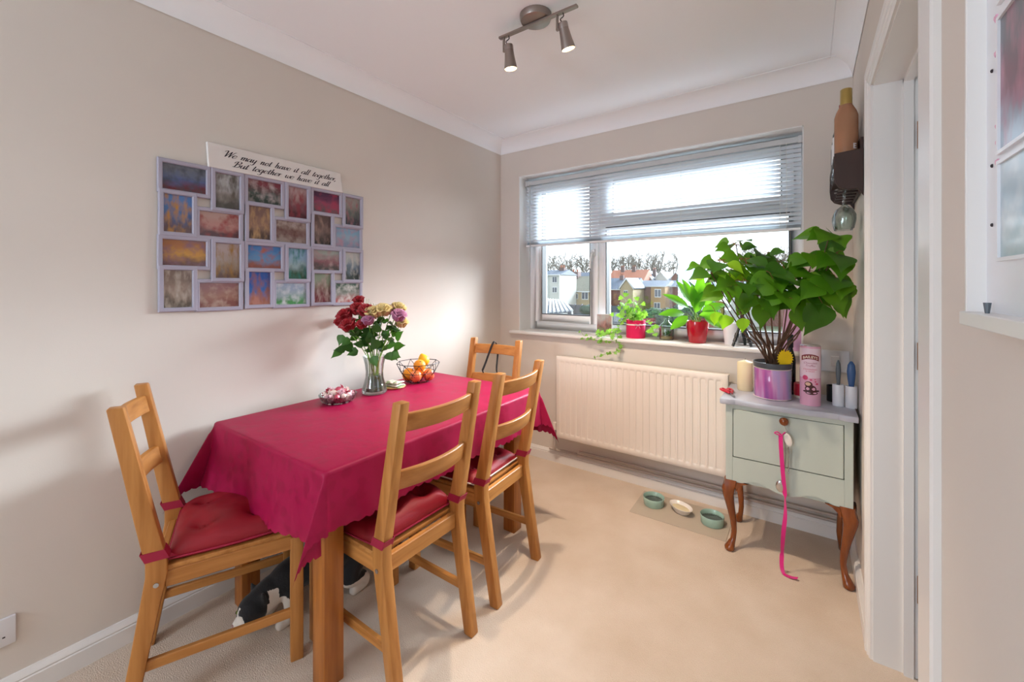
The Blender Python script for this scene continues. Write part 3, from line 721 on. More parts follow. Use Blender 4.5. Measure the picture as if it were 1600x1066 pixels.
# serpentine top
top = []
for i in range(25):
    u = i/24; x = CX0-.024+u*(CX1-CX0+.040)
    s = 0 if u < .10 or u > .90 else .5-.5*math.cos(2*PI*min(1, (u-.10)/.80)); step = 0 if .10 <= u <= .90 else -.012
    top.append((x, CY0-.010+step-.014*s))
top += [(CX1+.016, CY1+.004), (CX0-.024, CY1+.004)]
MB().prism(top, 'z', .722, .748).build('top', 'cabinet_top', cb, bevel=.004, bseg=2, smooth=35)
fr = MB().box((CX0, CY0, .345), (CX0+.030, CY0+.012, .722)).box((CX1-.030, CY0, .345), (CX1, CY0+.012, .722)).box((CX0+.030, CY0, .700), (CX1-.030, CY0+.012, .722))
fr.build('face_frame', 'cabinet_green', cb, bevel=.0015)
dr_ = MB().box((CX0+.033, CY0-.001, .470), (CX1-.033, CY0+.012, .698)).build('drop_door', 'cabinet_green', cb, bevel=.0015)
MB().box((CX0+.030, CY0+.008, .462), (CX1-.030, CY0+.0125, .470)).build('door_gap', 'dark_gap', cb)
KM = Matrix.Translation((1.940, CY0, .682)) @ Matrix.Rotation(PI/2, 4, 'X')
MB().lathe([(.006, 0), (.007, .010), (.015, .014), (.019, .022), (.016, .031), (.0, .035)], 20, M=KM).build('knob', 'mahogany', dr_, smooth=60)
# shaped apron, drops at the legs and arches between
ap = [(CX0+.030, .466)]
for i in range(29):
    u = i/28; x = CX0+.030+u*(CX1-CX0-.06)
    a = .5-.5*math.cos(2*PI*min(1, max(0, (u-.04)/.40))); c = .5-.5*math.cos(2*PI*min(1, max(0, (u-.56)/.40))); m_ = math.exp(-((u-.5)/.10)**2)
    ap.append((x, .345+.022*(a+c)-.006*m_))
ap.append((CX1-.030, .466))
MB().prism([(p, q) for p, q in ap], 'y', CY0, CY0+.012).build('apron', 'cabinet_green', cb)
def cabriole(x, y, sx, sy):
    """carved leg: square knee block, S-curved shaft, pad foot; sx,sy point outwards"""
    secs = [(.352, .000, .030), (.330, .004, .030), (.305, .012, .029), (.280, .013, .026), (.240, .008, .0215), (.190, .0, .0175), (.140, -.007, .0145), (.095, -.010, .0125), (.055, -.006, .0125), (.034, .002, .0175), (.018, .008, .0225), (.006, .008, .0215), (.0, .008, .016)]
    b = MB(); n = 14
    for z, o, r in secs: pass
    vs = []
    for z, o, r in secs:
        k = max(0, min(1, (z-.26)/.08)); 
        for j in range(n):
            a = 2*PI*j/n; c, s = math.cos(a), math.sin(a); q = 1/max(abs(c), abs(s)); rad_ = r*(1+(min(q, 1.25)-1)*k)
            vs.append((x+sx*o+rad_*c, y+sy*o+rad_*s, z))
    fs = [(i*n+j, i*n+(j+1) % n, (i+1)*n+(j+1) % n, (i+1)*n+j) for i in range(len(secs)-1) for j in range(n)]
    fs += [tuple(range(n)), tuple((len(secs)-1)*n+j for j in range(n))]
    b.add(vs, fs)
    # knee brackets along both sides
    b.prism([(x-sx*.020, .348), (x-sx*.075, .348), (x-sx*.050, .338), (x-sx*.030, .318), (x-sx*.020, .290)], 'y', y+sy*.010, y+sy*.026)
    b.build('leg', 'mahogany', cb, smooth=50)
for x, sx in ((CX0+.022, -1), (CX1-.022, 1)):
    for y, sy in ((CY0+.026, -1), (CY1-.030, 1)): cabriole(x, y, sx, sy)
MB().cbox((CX1+.006, CY0+.05, .335), (.014, .03, .05)).build('side_bracket', 'dark_bronze', cb, bevel=.003)

# ------------------------------------------------------------------ left wall: photo frame, sign, socket
pf = thing('photo_collage_frame', 'lilac multi photo frame with twenty four pictures on the left wall', 'picture frame', (0, 0, 0))
PAL = [('#7a7f8c', '#5d6fa0', '#7a2a35', '#46505a'), ('#cfd2d6', '#a9a4a0', '#5a5650', '#6e675e'), ('#8a3a48', '#4a5a55', '#2f4038', '#c8b8b8'), ('#c9a8a8', '#8a5a64', '#5a2a34', '#a03a48'),
       ('#5a2a50', '#a04a6a', '#6a5a60', '#c03a5a'), ('#a8a49c', '#6a7068', '#3a3c40', '#b0727a'), ('#5f8fd0', '#4a70a8', '#6a4a4a', '#d8962c'), ('#c8a49a', '#c89088', '#5a3038', '#a03a3a'),
       ('#8a6a60', '#a88470', '#5a443c', '#d2a878'), ('#b8a8a0', '#8a6a64', '#a89890', '#6a4038'), ('#6a5450', '#7a6660', '#3a3230', '#a88a80'), ('#8ab4d0', '#a0b8cc', '#8a98b0', '#c898a8'),
       ('#b06a2a', '#d89a2c', '#6a3c30', '#8a5a6a'), ('#c8b4b0', '#b0a090', '#6a4a40', '#a87a30'), ('#4a86c8', '#6aa0d0', '#98584c', '#b86a5a'), ('#9cc0e0', '#a8c4c8', '#3a5a40', '#2f8a80'),
       ('#b0b8b0', '#a06a74', '#5a5450', '#c0a0a0'), ('#c8ccc8', '#7a8a98', '#3a4440', '#e0d8d0'), ('#8a7060', '#a89080', '#6a5a4c', '#c8b8a8'), ('#9a6a6a', '#a87a6a', '#8a5048', '#c8a898'),
       ('#1f5fb8', '#3a78c8', '#c88a7a', '#b06a50'), ('#a8b8d0', '#a8bcc0', '#4f9a58', '#dfe4e8'), ('#9aa890', '#8a6a60', '#7a2a38', '#c8b0a8'), ('#4a6a5a', '#a0a098', '#c86a68', '#f0e8e4')]
def cell(y0, y1, zc, hh, xo, k):
    z0, z1 = zc-hh/2, zc+hh/2; w = .0165; o = .006; b = MB()
    prof = [(-w, .004), (-w, xo+.012), (-w+.003, xo+.014), (-.003, xo+.014), (0, xo+.011), (0, .006)]
    rects = [((y0-u, y1+u, z0-u, z1+u), h) for u, h in [(w, .004), (w, xo+.012), (w-.003, xo+.0145), (.003, xo+.0145), (0, xo+.011), (0, .006)]]
    vs = []
    for (a, c, e, f), h in rects: vs += [(h, a, e), (h, c, e), (h, c, f), (h, a, f)]
    n = len(rects); b.add(vs, [(i*4+j, i*4+(j+1) % 4, ((i+1) % n)*4+(j+1) % 4, ((i+1) % n)*4+j) for i in range(n) for j in range(4)])
    c = b.build('frame_cell', 'frame_lilac', pf)
    q = MB().box((.005, y0-.004, z0-.004), (.007, y1+.004, z1+.004))
    p_ = PAL[k % 24]; q.build('photo', print_mat('snapshot_%d' % k, *p_, seed=k+1), c)
k = 0
for r in range(2):
    for c in range(3):
        yb = .824+.3*c; dz = -.295*r
        for (a, e, zc, hh, xo, idx) in ((0, .142, 1.722, .100, .001, 0), (.175, .266, 1.698, .146, .0045, 1), (.003, .094, 1.580, .146, .003, 6), (.120, .264, 1.553, .100, .000, 7)):
            cell(yb+a, yb+e, zc+dz, hh, xo, idx % 6+12*r+(6 if idx >= 6 else 0)+2*c)

sg = thing('wall_sign', 'white wooden sign with black script resting on the photo frame', 'sign', (0, 0, 0))
MB().prism([(.972, 1.787), (1.582, 1.787), (1.566, 1.889), (.966, 1.889)], 'x', .004, .020).build('board', 'sign_white', sg, bevel=.002)
G = {'e': (.72, [[(.05, .45), (.6, .6), (.55, .95), (.3, 1), (.05, .6), (.1, .15), (.35, 0), (.7, .25)]]),
     'm': (1.15, [[(0, .7), (.12, 1), (.12, 0)], [(.12, .5), (.35, 1), (.5, .9), (.5, 0)], [(.5, .5), (.75, 1), (.9, .9), (.9, .1), (1., 0), (1.12, .25)]]),
     'a': (.85, [[(.6, .9), (.3, 1), (.05, .6), (.05, .2), (.25, 0), (.55, .4), (.6, 1)], [(.6, 1), (.6, .15), (.7, 0), (.85, .25)]]),
     'y': (.78, [[(0, .8), (.1, 1), (.1, .3), (.25, 0), (.5, .3), (.6, 1)], [(.6, 1), (.55, -.5), (.3, -.9), (.05, -.7)]]),
     'n': (.82, [[(0, .7), (.12, 1), (.12, 0)], [(.12, .5), (.35, 1), (.5, .9), (.5, .1), (.6, 0), (.75, .25)]]),
     'o': (.72, [[(.3, 1), (.05, .6), (.1, .1), (.35, 0), (.58, .4), (.5, .9), (.3, 1)]]),
     't': (.5, [[(.2, 1.6), (.15, .3), (.25, 0), (.45, .25)], [(-.02, 1.05), (.45, 1.05)]]),
     'h': (.82, [[(.12, 2), (.12, 0)], [(.12, .5), (.35, 1), (.5, .9), (.5, .1), (.6, 0), (.75, .25)]]),
     'v': (.68, [[(0, .8), (.1, 1), (.15, .3), (.3, 0), (.5, .4), (.5, 1), (.62, .9)]]),
     'i': (.4, [[(.1, 1), (.1, .15), (.2, 0), (.35, .25)], [(.13, 1.38), (.16, 1.5)]]),
     'l': (.4, [[(.15, 2), (.1, .3), (.2, 0), (.38, .25)]]),
     'g': (.82, [[(.6, .9), (.3, 1), (.05, .6), (.05, .2), (.25, 0), (.55, .4), (.6, 1)], [(.6, 1), (.58, -.5), (.35, -.9), (.05, -.7)]]),
     'r': (.58, [[(0, .7), (.12, 1), (.12, 0)], [(.12, .5), (.3, .95), (.5, .92)]]),
     ',': (.3, [[(.1, .12), (.12, -.05), (.02, -.32)]]),
     'u': (.85, [[(0, .8), (.1, 1), (.1, .3), (.25, 0), (.5, .3), (.6, 1)], [(.6, 1), (.6, .15), (.7, 0), (.85, .25)]]),
     'w': (1.0, [[(0, .8), (.1, 1), (.12, .3), (.28, 0), (.48, .3), (.5, .9)], [(.5, .3), (.65, 0), (.85, .3), (.88, 1)]]),
     'W': (1.55, [[(-.1, 1.6), (.1, 2), (.35, 1.9), (.45, 0)], [(.45, 0), (1., 1.9)], [(1., 1.9), (1.05, 0)], [(1.05, 0), (1.5, 1.7), (1.75, 2)]]),
     'B': (1.2, [[(.38, 1.9), (.3, .1), (0, .1)], [(-.05, 1.2), (.05, 1.8), (.6, 2.05), (.95, 1.8), (.85, 1.3), (.4, 1.05)], [(.4, 1.05), (.95, .9), (1.0, .35), (.6, 0), (.2, .05)]]), ' ': (.75, [])}
def script_line(b, txt, y0, z0, L, xh, X, slope=0):
    W = sum(G[c][0] for c in txt); k = L/W; cur = 0
    for ch in txt:
        ad, st = G[ch]
        for s in st:
            P_ = crom([(p[0], p[1], 0) for p in s], 5); n = len(P_); lft = []; rgt = []
            for i, p in enumerate(P_):
                t = P_[min(i+1, n-1)]-P_[max(i-1, 0)]; a = math.atan2(t.y, t.x)
                wd = .03+.075*abs(math.sin(a))*(1 if t.y < 0 else .45)
                nn = Vector((-math.sin(a), math.cos(a), 0))*wd
                for o, arr in ((p+nn, lft), (p-nn, rgt)):
                    yy = y0+(cur+o.x+.38*o.y)*k; arr.append((X, yy, z0+o.y*xh+slope*(yy-y0)))
            b.add(lft+rgt, [(i, i+1, n+i+1, n+i) for i in range(n-1)])
        cur += ad
b = MB(); script_line(b, 'We may not have it all together,', 1.020, 1.842, .518, .0135, .0206, -.002); script_line(b, 'But together we have it all', 1.058, 1.806, .440, .0135, .0206, -.002)
b.build('lettering', 'ink', sg)

so = thing('wall_socket', 'white double socket low on the left wall by the skirting', 'socket', (0, 0, 0))
MB().box((0, .315, .186), (.010, .461, .272)).build('face_plate', 'white_ceramic', so, bevel=.003, bseg=2, smooth=40)
for y in (.35, .425):
    for dy, dz, a, c in ((0, .018, .004, .008), (-.011, -.010, .006, .004), (.011, -.010, .006, .004)): MB().cbox((.010, y+dy, .225+dz), (.0015, a, c)).build('pin_hole', 'print_dark', so)

# ------------------------------------------------------------------ on the table
TT = .7455
vz = thing('flower_vase', 'clear waisted glass vase holding a bunch of roses', 'vase', (.205, 1.640, TT))
outer = [(.0, 0), (.055, 0), (.062, .006), (.063, .016), (.054, .045), (.045, .080), (.043, .110), (.048, .150), (.058, .190)]
inner = [(.0552, .190), (.0455, .150), (.0405, .110), (.0425, .080), (.051, .045), (.057, .018), (.050, .012), (0, .011)]
MB().lathe(outer+inner, 36).build('glass', 'clear_glass', vz, smooth=60)
MB().lathe([(0, .0125), (.050, .0135), (.0555, .019), (.0500, .045), (.0418, .080), (.0405, .092), (0, .092)], 32).build('vase_water', 'water', vz, smooth=60)

def petal(b, M, w, h, curl, cup, thick=0):
    def fn(u, v):
        a = (u-.5)*2; ww = w*(.35+.65*math.sin(PI*min(1, .12+v*.78))**.8)
        x = a*ww/2; z = h*v*(1-.10*a*a*(v > .5)); y = cup*math.sin(PI*v*.55)*1.0 - cup*.9*a*a - curl*max(0, v-.62)**2*6
        return M @ Vector((x, -y, z))
    b.grid(5, 6, fn)
def rose_head(size, seed):
    R = random.Random(seed); b = MB()
    b.ball((0, 0, size*.45), (size*.30, size*.30, size*.48), 10, 6)
    for n, rad, h, tilt, curl in ((3, .16, 1.0, 4, .0), (4, .26, .98, 9, .05), (5, .34, .92, 16, .14), (6, .40, .82, 26, .24)):
        for k in range(n):
            a = 2*PI*k/n+R.random()*.5+n
            M = Matrix.Rotation(a, 4, 'Z') @ Matrix.Translation((0, rad*size*.62, size*.06)) @ Matrix.Rotation(-math.radians(tilt+R.uniform(-4, 4)), 4, 'X')
            petal(b, M, size*(.55+rad*.9), size*h, size*curl, size*.12)
    return b.mesh('blossom', smooth=180, solid=-.0006)
ROSE = {c: [rose_head(s, i*3+j) for j, s in enumerate(ss)] for i, (c, ss) in enumerate((('red', (.060, .044)), ('cream', (.060, .050)), ('pink', (.056, .046))))}
def leaf_mesh(L, W, fold, droop, tip=1.0, base=.35, name='leaf', nu=5, nv=8, wav=0):
    """base at origin, along +Y, folded along the midrib and drooping"""
    b = MB()
    def fn(u, v):
        a = (u-.5)*2; prof = math.sin(PI*min(1, v**base*(1) if base < 1 else v))**.75 if 0 < v < 1 else 0
        prof = (math.sin(PI*v**(.60 if base < .5 else .9))**.9)*(1-.30*v*tip)*(1-.55*tip*max(0, v-.55)/.45 if base < .5 else 1) if 0 < v < 1 else 0
        x = a*W/2*prof*1.25; y = L*v; z = fold*abs(a)*W*prof - droop*L*v*v + wav*W*math.sin(v*9)*a
        return Vector((x, y, z))
    b.grid(nu, nv, fn); return b.mesh(name, smooth=180)
RL = [leaf_mesh(.062, .044, .12, .15), leaf_mesh(.054, .038, .15, .3), leaf_mesh(.070, .048, .1, .05)]
for me_ in RL: me_.materials.append(MATS['rose_leaf'])
VC = Vector((.205, 1.640, TT)); VD = 2.161
def rose(px, py, dd, col, k, label, tilt=(0, 0), leaves=()):
    hpos = atd(px, py, VD+dd)
    foot = VC + Vector((random.uniform(-.028, .028), random.uniform(-.028, .028), .016)); rim = VC + Vector(((hpos-VC).x*.22, (hpos-VC).y*.22, .186))
    t = thing('rose', label, 'rose', foot, 0, 'roses in the vase')
    out = hpos-rim; out.z = max(out.z, .03); out.normalize()
    me_ = ROSE[col][k]; 
    path = crom([Vector((0, 0, 0)), rim-foot, (rim-foot)*.35+(hpos-foot)*.65+Vector((0, 0, .01)), hpos-foot], 5)
    MB().tube(path, .0024, 6).build('stem', 'stem_green', t, smooth=60)
    h = put('blossom', me_ if me_.users == 0 else me_.copy(), None, t); h.data.materials.clear(); h.data.materials.append(MATS['rose_'+col])
    h.matrix_local = Matrix.Translation(hpos-foot-out*.012) @ (Vector((out.x*.8, out.y*.8, out.z+.35)) + Vector((.22, -.30, 0))).normalized().to_track_quat('Z', 'Y').to_matrix().to_4x4()
    MB().lathe([(0, -.004), (.006, -.002), (.009, .006), (.011, .012)], 8, M=h.matrix_local).build('sepal', 'stem_green', t, smooth=60)
    for q in range(5):
        f = random.uniform(.42, .80); i_ = int(f*(len(path)-1)); a_ = random.random()*6.28; o = put('leaf', random.choice(RL), None, t)
        d = Vector((math.cos(a_), math.sin(a_), random.uniform(-.1, .9))); pp_ = path[i_].copy()
        if (pp_+foot).x+d.normalized().x*.06 < .02: d.x = abs(d.x)
        if pp_.z+foot.z < VC.z+.20: pp_.z = VC.z+.205-foot.z; d.z = abs(d.z)
        o.matrix_local = frame_to(d, (random.uniform(-.3, .3)-FW.x*.6, -FW.y*.6, .7), pp_) @ Matrix.Scale(random.uniform(.7, .95), 4)
    for (lx, ly, ld, dx, dz) in leaves:
        p = atd(lx, ly, VD+ld)-foot; d = (RT*dx+Vector((0, 0, dz))+FW*random.uniform(-.5, -.1)).normalized()
        o = put('leaf', random.choice(RL), None, t); o.matrix_local = frame_to(d, (random.uniform(-.3, .3)-FW.x*.8, -FW.y*.8, .6), p)
rose(541, 497, -.02, 'red', 0, 'large deep red rose at the left edge of the bunch', leaves=[(548, 530, -.02, -.8, -.5), (536, 523, 0, -.3, -.9), (552, 541, 0, -.9, .1)])
rose(560, 487, 0, 'red', 0, 'deep red rose at upper left of the bunch', leaves=[(568, 540, -.05, -.7, .3), (560, 548, -.04, -.9, -.3)])
rose(546, 512, -.05, 'red', 0, 'deep red rose lowest at the left of the bunch', leaves=[(553, 545, -.03, -.9, .2), (541, 546, -.03, -1, .05), (535, 546, -.02, -.6, -.5)])
rose(573, 490, -.03, 'red', 0, 'deep red rose beside the cream ones', leaves=[(580, 535, -.06, -.1, .9)])
rose(561, 472, .03, 'red', 1, 'small red rosebud standing highest in the bunch')
rose(532, 505, .03, 'red', 1, 'small red rosebud sticking out at the far left')
rose(566, 509, -.06, 'red', 1, 'half open red rosebud in the middle of the bunch', leaves=[(583, 556, -.07, .2, -.5)])
rose(583, 493, -.04, 'cream', 0, 'cream rose in the centre of the bunch', leaves=[(600, 530, -.05, .4, .8), (590, 520, -.06, 0, .9)])
rose(599, 489, -.03, 'cream', 0, 'pale cream rose right of the centre, the largest', leaves=[(606, 540, -.05, .8, .2)])
rose(622, 487, .03, 'cream', 0, 'cream rose at the upper right edge of the bunch', leaves=[(612, 525, 0, .7, .7), (618, 530, -.02, .5, .5)])
rose(627, 507, 0, 'cream', 1, 'greenish cream rosebud low on the right side', leaves=[(612, 550, -.02, .9, -.3)])
rose(576, 503, -.07, 'pink', 1, 'small pink rose in front of the cream rose', leaves=[(590, 545, -.07, -.2, .5)])
rose(612, 487, .02, 'pink', 1, 'mauve pink rose between cream roses on the right')
rose(623, 497, -.03, 'pink', 0, 'open mauve pink rose at the right side', leaves=[(610, 552, -.03, .7, -.5), (615, 543, 0, .9, .2)])
for k, (lx, ly, dx, dz) in enumerate(((612, 556, .9, -.1), (604, 552, .6, -.7))):
    o = put('rose_leaf', leaf_mesh(.05, .04, .1, .1), 'rose_leaf'); o.matrix_world = frame_to(RT*dx+Vector((0, 0, dz))-FW*.2, (-FW.x, -FW.y, .5), atd(lx, ly, 2.10))
    tag(o, ('glossy green leaf hanging over the fruit basket edge', 'green rose leaf drooping beside the vase rim')[k], 'leaf')
for k in range(2):
    c = atd((572, 590)[k], (474, 482)[k], VD+.05); foot = VC+Vector((.01*k, .02, .016)); t = thing('gypsophila', ('sprig of tiny white blossoms behind the red roses', 'sprig of tiny white blossoms behind the cream roses')[k], 'flower', foot, 0, 'gypsophila sprigs')
    b = MB(); d = MB(); hub = c-foot-Vector((0, 0, .05)); b.tube(crom([(0, 0, 0), (VC+Vector((0, .02, .186)))-foot, hub], 4), .0012, 5)
    for i in range(34):
        e = hub+Vector((random.gauss(0, .026), random.gauss(0, .026), .045+random.gauss(0, .012))); b.tube([hub, (hub+e)/2+Vector((0, 0, .004)), e], .0005, 4); d.ball(e, .0028, 6, 4)
    b.build('sprig_stems', 'stem_green', t, smooth=60); tag(d.build('tiny_blossoms', 'gyp_white', t, smooth=180), kind='stuff')

# glass dish of wrapped sweets
ds = thing('glass_dish', 'shallow clear glass dish full of wrapped sweets', 'dish', (.196, 1.440, TT))
MB().lathe([(0, 0), (.066, 0), (.076, .010), (.086, .036), (.0835, .036), (.073, .0115), (.063, .004), (0, .004)], 36).build('glass', 'clear_glass', ds, smooth=60)
def sweet_mesh(seed):
    R = random.Random(seed); b = MB(); prof = []
    for i in range(13):
        u = -1+2*i/12; a = abs(u)
        r = .0125*math.sqrt(max(0, 1-(a/.66)**2)) if a < .62 else .003+.009*(a-.62)/.38
        prof.append((max(r, .0022), u*.024))
    n = 12; vs = []
    for i, (r, z) in enumerate(prof):
        for k in range(n):
            q = r*(1+.28*math.sin(k*PI)*0+(.30 if abs(z) > .0145 else .06)*(1 if k % 2 else -1)); a = 2*PI*k/n; vs.append((q*math.cos(a), q*math.sin(a), z))
    b.add(vs, [(i*n+k, i*n+(k+1) % n, (i+1)*n+(k+1) % n, (i+1)*n+k) for i in range(12) for k in range(n)])
    return b.mesh('wrapped_sweet')
SW = []
for i in range(8):
    me_ = sweet_mesh(i); me_.materials.append(MATS['sweet_wrap_%d' % i]); SW.append(me_)
spots = [(r*math.cos(a), r*math.sin(a), z) for (r, n, z) in ((.044, 9, .017), (.014, 3, .017), (.054, 11, .033), (.024, 6, .035), (.030, 7, .048), (.006, 2, .056)) for a in [2*PI*k/n+z*50 for k in range(n)]]
for i, (x, y, z) in enumerate(spots):
    o = put('wrapped_sweet', SW[(i*5+i//3) % 8], None, None, (.196+x, 1.440+y, TT+z), (random.uniform(.9, 2.2), random.uniform(-.5, .5), random.uniform(0, 6.28)))
    wn = ('pale pink', 'rose pink', 'white', 'orange', 'lilac', 'dark red', 'cream', 'dark purple')[(i*5+i//3) % 8]; lv = 'at the bottom' if i < 12 else ('in the middle layer' if i < 29 else 'on top')
    tag(o, '%s twist wrapped sweet %s of the glass dish' % (wn, lv), 'sweet', 'sweets in the glass dish')

# folded napkins on a small board
bd = tag(MB().lathe([(0, 0), (.060, 0), (.062, .004), (.060, .008), (0, .008)], 28).build('round_coaster', 'board_wood', None, (.190, 1.776, TT), smooth=40), 'small round wooden coaster under the folded napkins', 'coaster')
for i, (c, z, rz, s, lb) in enumerate((('napkin_green', .0085, .35, 1, 'green folded napkin at the bottom of the pile'), ('napkin_white', .0165, .1, .92, 'white folded napkin on top of the green one'), ('napkin_green', .0245, .6, .8, 'small green striped napkin folded on the pile'), ('napkin_white', .030, .25, .85, 'crumpled white napkin on top of the pile'))):
    b = MB(); 
    def nf(u, v, i=i, s=s): return Vector(((u-.5)*.095*s, (v-.5)*.075*s, .0018*noise.noise(Vector((u*4, v*4, i*3)))*(1+i)+.004*(1-abs(2*v-1))))
    b.grid(9, 7, nf); o = b.build('folded_napkin', c, None, (.200, 1.772, TT+z), (0, 0, rz), smooth=180, solid=.004)
    tag(o, lb, 'napkin', 'folded napkins')

# wire basket with fruit
BC = Vector((.190, 1.950, TT))
bk = thing('fruit_basket', 'black geometric wire basket of fruit at the wall end of the table', 'basket', BC)
n = 9; rt, rm_, rb = .122, .100, .066; zt, zm, zb = .108, .055, .003
tp = [Vector((rt*math.cos(2*PI*k/n), rt*math.sin(2*PI*k/n), zt)) for k in range(n)]
md = [Vector((rm_*math.cos(2*PI*(k+.5)/n), rm_*math.sin(2*PI*(k+.5)/n), zm)) for k in range(n)]
bt = [Vector((rb*math.cos(2*PI*k/n), rb*math.sin(2*PI*k/n), zb)) for k in range(n)]
MB().tube(tp+[tp[0]], .0020, 6).build('rim', 'wire_black', bk); MB().tube(md+[md[0]], .0016, 6).build('middle_ring', 'wire_black', bk); MB().tube(bt+[bt[0]], .0018, 6).build('base_ring', 'wire_black', bk)
for k in range(n):
    for a_, b_ in ((tp[k], md[k]), (tp[(k+1) % n], md[k]), (md[k], bt[k]), (md[k], bt[(k+1) % n])): MB().tube([a_, b_], .0016, 5).build('wire', 'wire_black', bk)
for k in range(0, n, 2): MB().tube([bt[k], Vector((0, 0, zb))], .0016, 5).build('wire', 'wire_black', bk)
def fruit(name, label, loc, r, m, kind, rot=(0, 0, 0)):
    t = thing(name, label, name if name != 'lemon' else 'lemon', BC+Vector(loc), 0, 'fruit in the wire basket'); t.rotation_euler = rot
    if kind == 'apple': prof = [(0, -.74), (.25, -.84), (.6, -.76), (.9, -.3), (1, .12), (.88, .58), (.55, .84), (.22, .80), (0, .62)]
    elif kind == 'lemon': prof = [(0, -1.0), (.35, -.88), (.75, -.55), (.95, -.1), (.92, .3), (.7, .72), (.42, 1.02), (.26, 1.16), (.16, 1.24), (0, 1.26)]
    else: prof = [(math.sin(PI*i/10) if 0 < i < 10 else 0, -.96*math.cos(PI*i/10)) for i in range(11)]
    pp = crom([(p, q, 0) for p, q in prof], 3)
    MB().lathe([(max(0, p.x)*r, p.y*r) for p in pp], 20).build('flesh', m, t, smooth=180)
    if kind == 'apple': MB().tube([(0, 0, r*.6), (r*.05, 0, r*.98)], .0016, 6).build('stalk', 'stem_brown', t)
    if kind == 'orange': MB().ball((0, 0, r*.955), (.004, .004, .0015), 8, 4).build('stalk', 'stem_brown', t)
fruit('apple', 'red apple low at the near side of the basket', (.030, -.045, .037), .034, 'apple_skin', 'apple', (.5, .3, 0))
fruit('apple', 'red apple at the right side of the basket', (.052, .030, .037), .034, 'apple_skin', 'apple', (-.9, .9, 0))
fruit('orange', 'orange at the left side of the basket', (-.035, -.040, .041), .037, 'orange_skin', 'orange', (.8, -.5, 0))
fruit('orange', 'orange at the bottom of the basket by the wall', (-.035, .045, .041), .037, 'orange_skin', 'orange', (-.4, .9, 0))
fruit('orange', 'orange resting on the apples in the middle', (.020, -.008, .092), .035, 'orange_skin', 'orange', (.3, .6, 0))
fruit('lemon', 'yellow lemon on top of the fruit, tip upwards', (-.012, .054, .108), .035, 'lemon_skin', 'lemon', (.25, -.25, 0))

# ------------------------------------------------------------------ things on the window sill
SZ = .9452
ph = thing('photo_card', 'small photo card standing on the window sill', 'photo card', aty(944, 500, 3.075))
ph.location.z = SZ; ph.rotation_euler = (0, 0, math.radians(16))
MB().box((-.056, -.002, 0), (.056, .002, .150)).build('card', 'white_ceramic', ph, rot=(math.radians(-7), 0, 0))
MB().box((-.050, -.0032, .004), (.050, -.0022, .146)).build('picture', print_mat('card_print', '#c9c4c4', '#8a5a54', '#7a8a5a', '#c89088', 61), ph, rot=(math.radians(-7), 0, 0))
# felt pot
fp = thing('felt_pot', 'pink felt plant pot with a small bow holding ivy', 'plant pot', (1.078, 3.080, SZ))
MB().lathe([(0, 0), (.060, 0), (.062, .004), (.062, .118), (.0595, .120), (.0575, .116), (.0575, .1), (0, .1)], 32).build('pot', 'felt_pink', fp, smooth=50)
MB().lathe([(.0632, .086), (.0642, .088), (.0642, .092), (.0632, .094)], 32).build('cord_tie', 'pipe_white', fp, smooth=50)
b = MB(); f0 = Vector((.035, -.053, .09)); sd = Vector((.83, .55, 0))
for s in (-1, 1): b.tube(crom([f0, f0+sd*.014*s+Vector((0, -.004, .008)), f0+sd*.02*s+Vector((0, -.004, .002)), f0+sd*.010*s+Vector((0, -.003, -.002)), f0], 5), .0013, 5); b.tube(crom([f0, f0+sd*.010*s+Vector((0, -.004, -.014)), f0+sd*.014*s+Vector((0, -.004, -.024))], 4), .0012, 5)
b.build('bow', 'tube_pink', fp, smooth=60)
MB().lathe([(0, .101), (.057, .101), (.05, .107), (0, .109)], 20).build('soil', 'soil', fp, smooth=60)
# bottle garden
gb = thing('bottle_garden', 'clear glass bottle with a loop handle and air plants inside', 'bottle', (1.275, 3.100, SZ))
MB().lathe([(0, 0), (.042, 0), (.046, .006), (.046, .078), (.040, .096), (.020, .112), (.016, .118), (.016, .140), (.0145, .140), (.0145, .118), (.038, .095), (.0445, .078), (.0445, .006), (0, .004)], 32).build('glass', 'bottle_clear', gb, smooth=60)
MB().tube(crom([(-.016, 0, .126), (-.018, 0, .150), (0, 0, .162), (.018, 0, .150), (.016, 0, .126)], 5), .003, 8).build('handle', 'bottle_clear', gb, smooth=60)
MB().lathe([(0, .006), (.043, .006), (.043, .020), (0, .024)], 24).build('moss_bed', 'board_wood', gb, smooth=50)
for k in range(9):
    a = k*2.4; o = put('leaf', RL[k % 3], None, gb, (.012*math.cos(a), .012*math.sin(a), .022), (.9, 0, a)); o.scale = (.4, .75, .7)
# red glossy pot
rp_ = thing('glossy_red_pot', 'glossy dark red pot with a peace lily on the sill', 'plant pot', (1.470, 3.060, SZ))
MB().lathe([(0, 0), (.047, 0), (.050, .003), (.0685, .130), (.0675, .133), (.0645, .131), (.062, .118), (0, .118)], 36).build('pot', 'pot_red', rp_, smooth=50)
MB().lathe([(0, .119), (.0615, .119), (.05, .124), (0, .127)], 20).build('soil', 'soil', rp_, smooth=60)
# white pot
wp = thing('white_pot', 'plain white tapered pot behind the lime leaves on the sill', 'plant pot', (1.655, 3.095, SZ))
MB().lathe([(0, 0), (.036, 0), (.038, .003), (.050, .125), (.049, .128), (.046, .126), (.044, .11), (0, .11)], 28).build('pot', 'white_ceramic', wp, smooth=50)
MB().lathe([(0, .1105), (.044, .1105), (0, .116)], 20).build('soil', 'soil', wp, smooth=60)
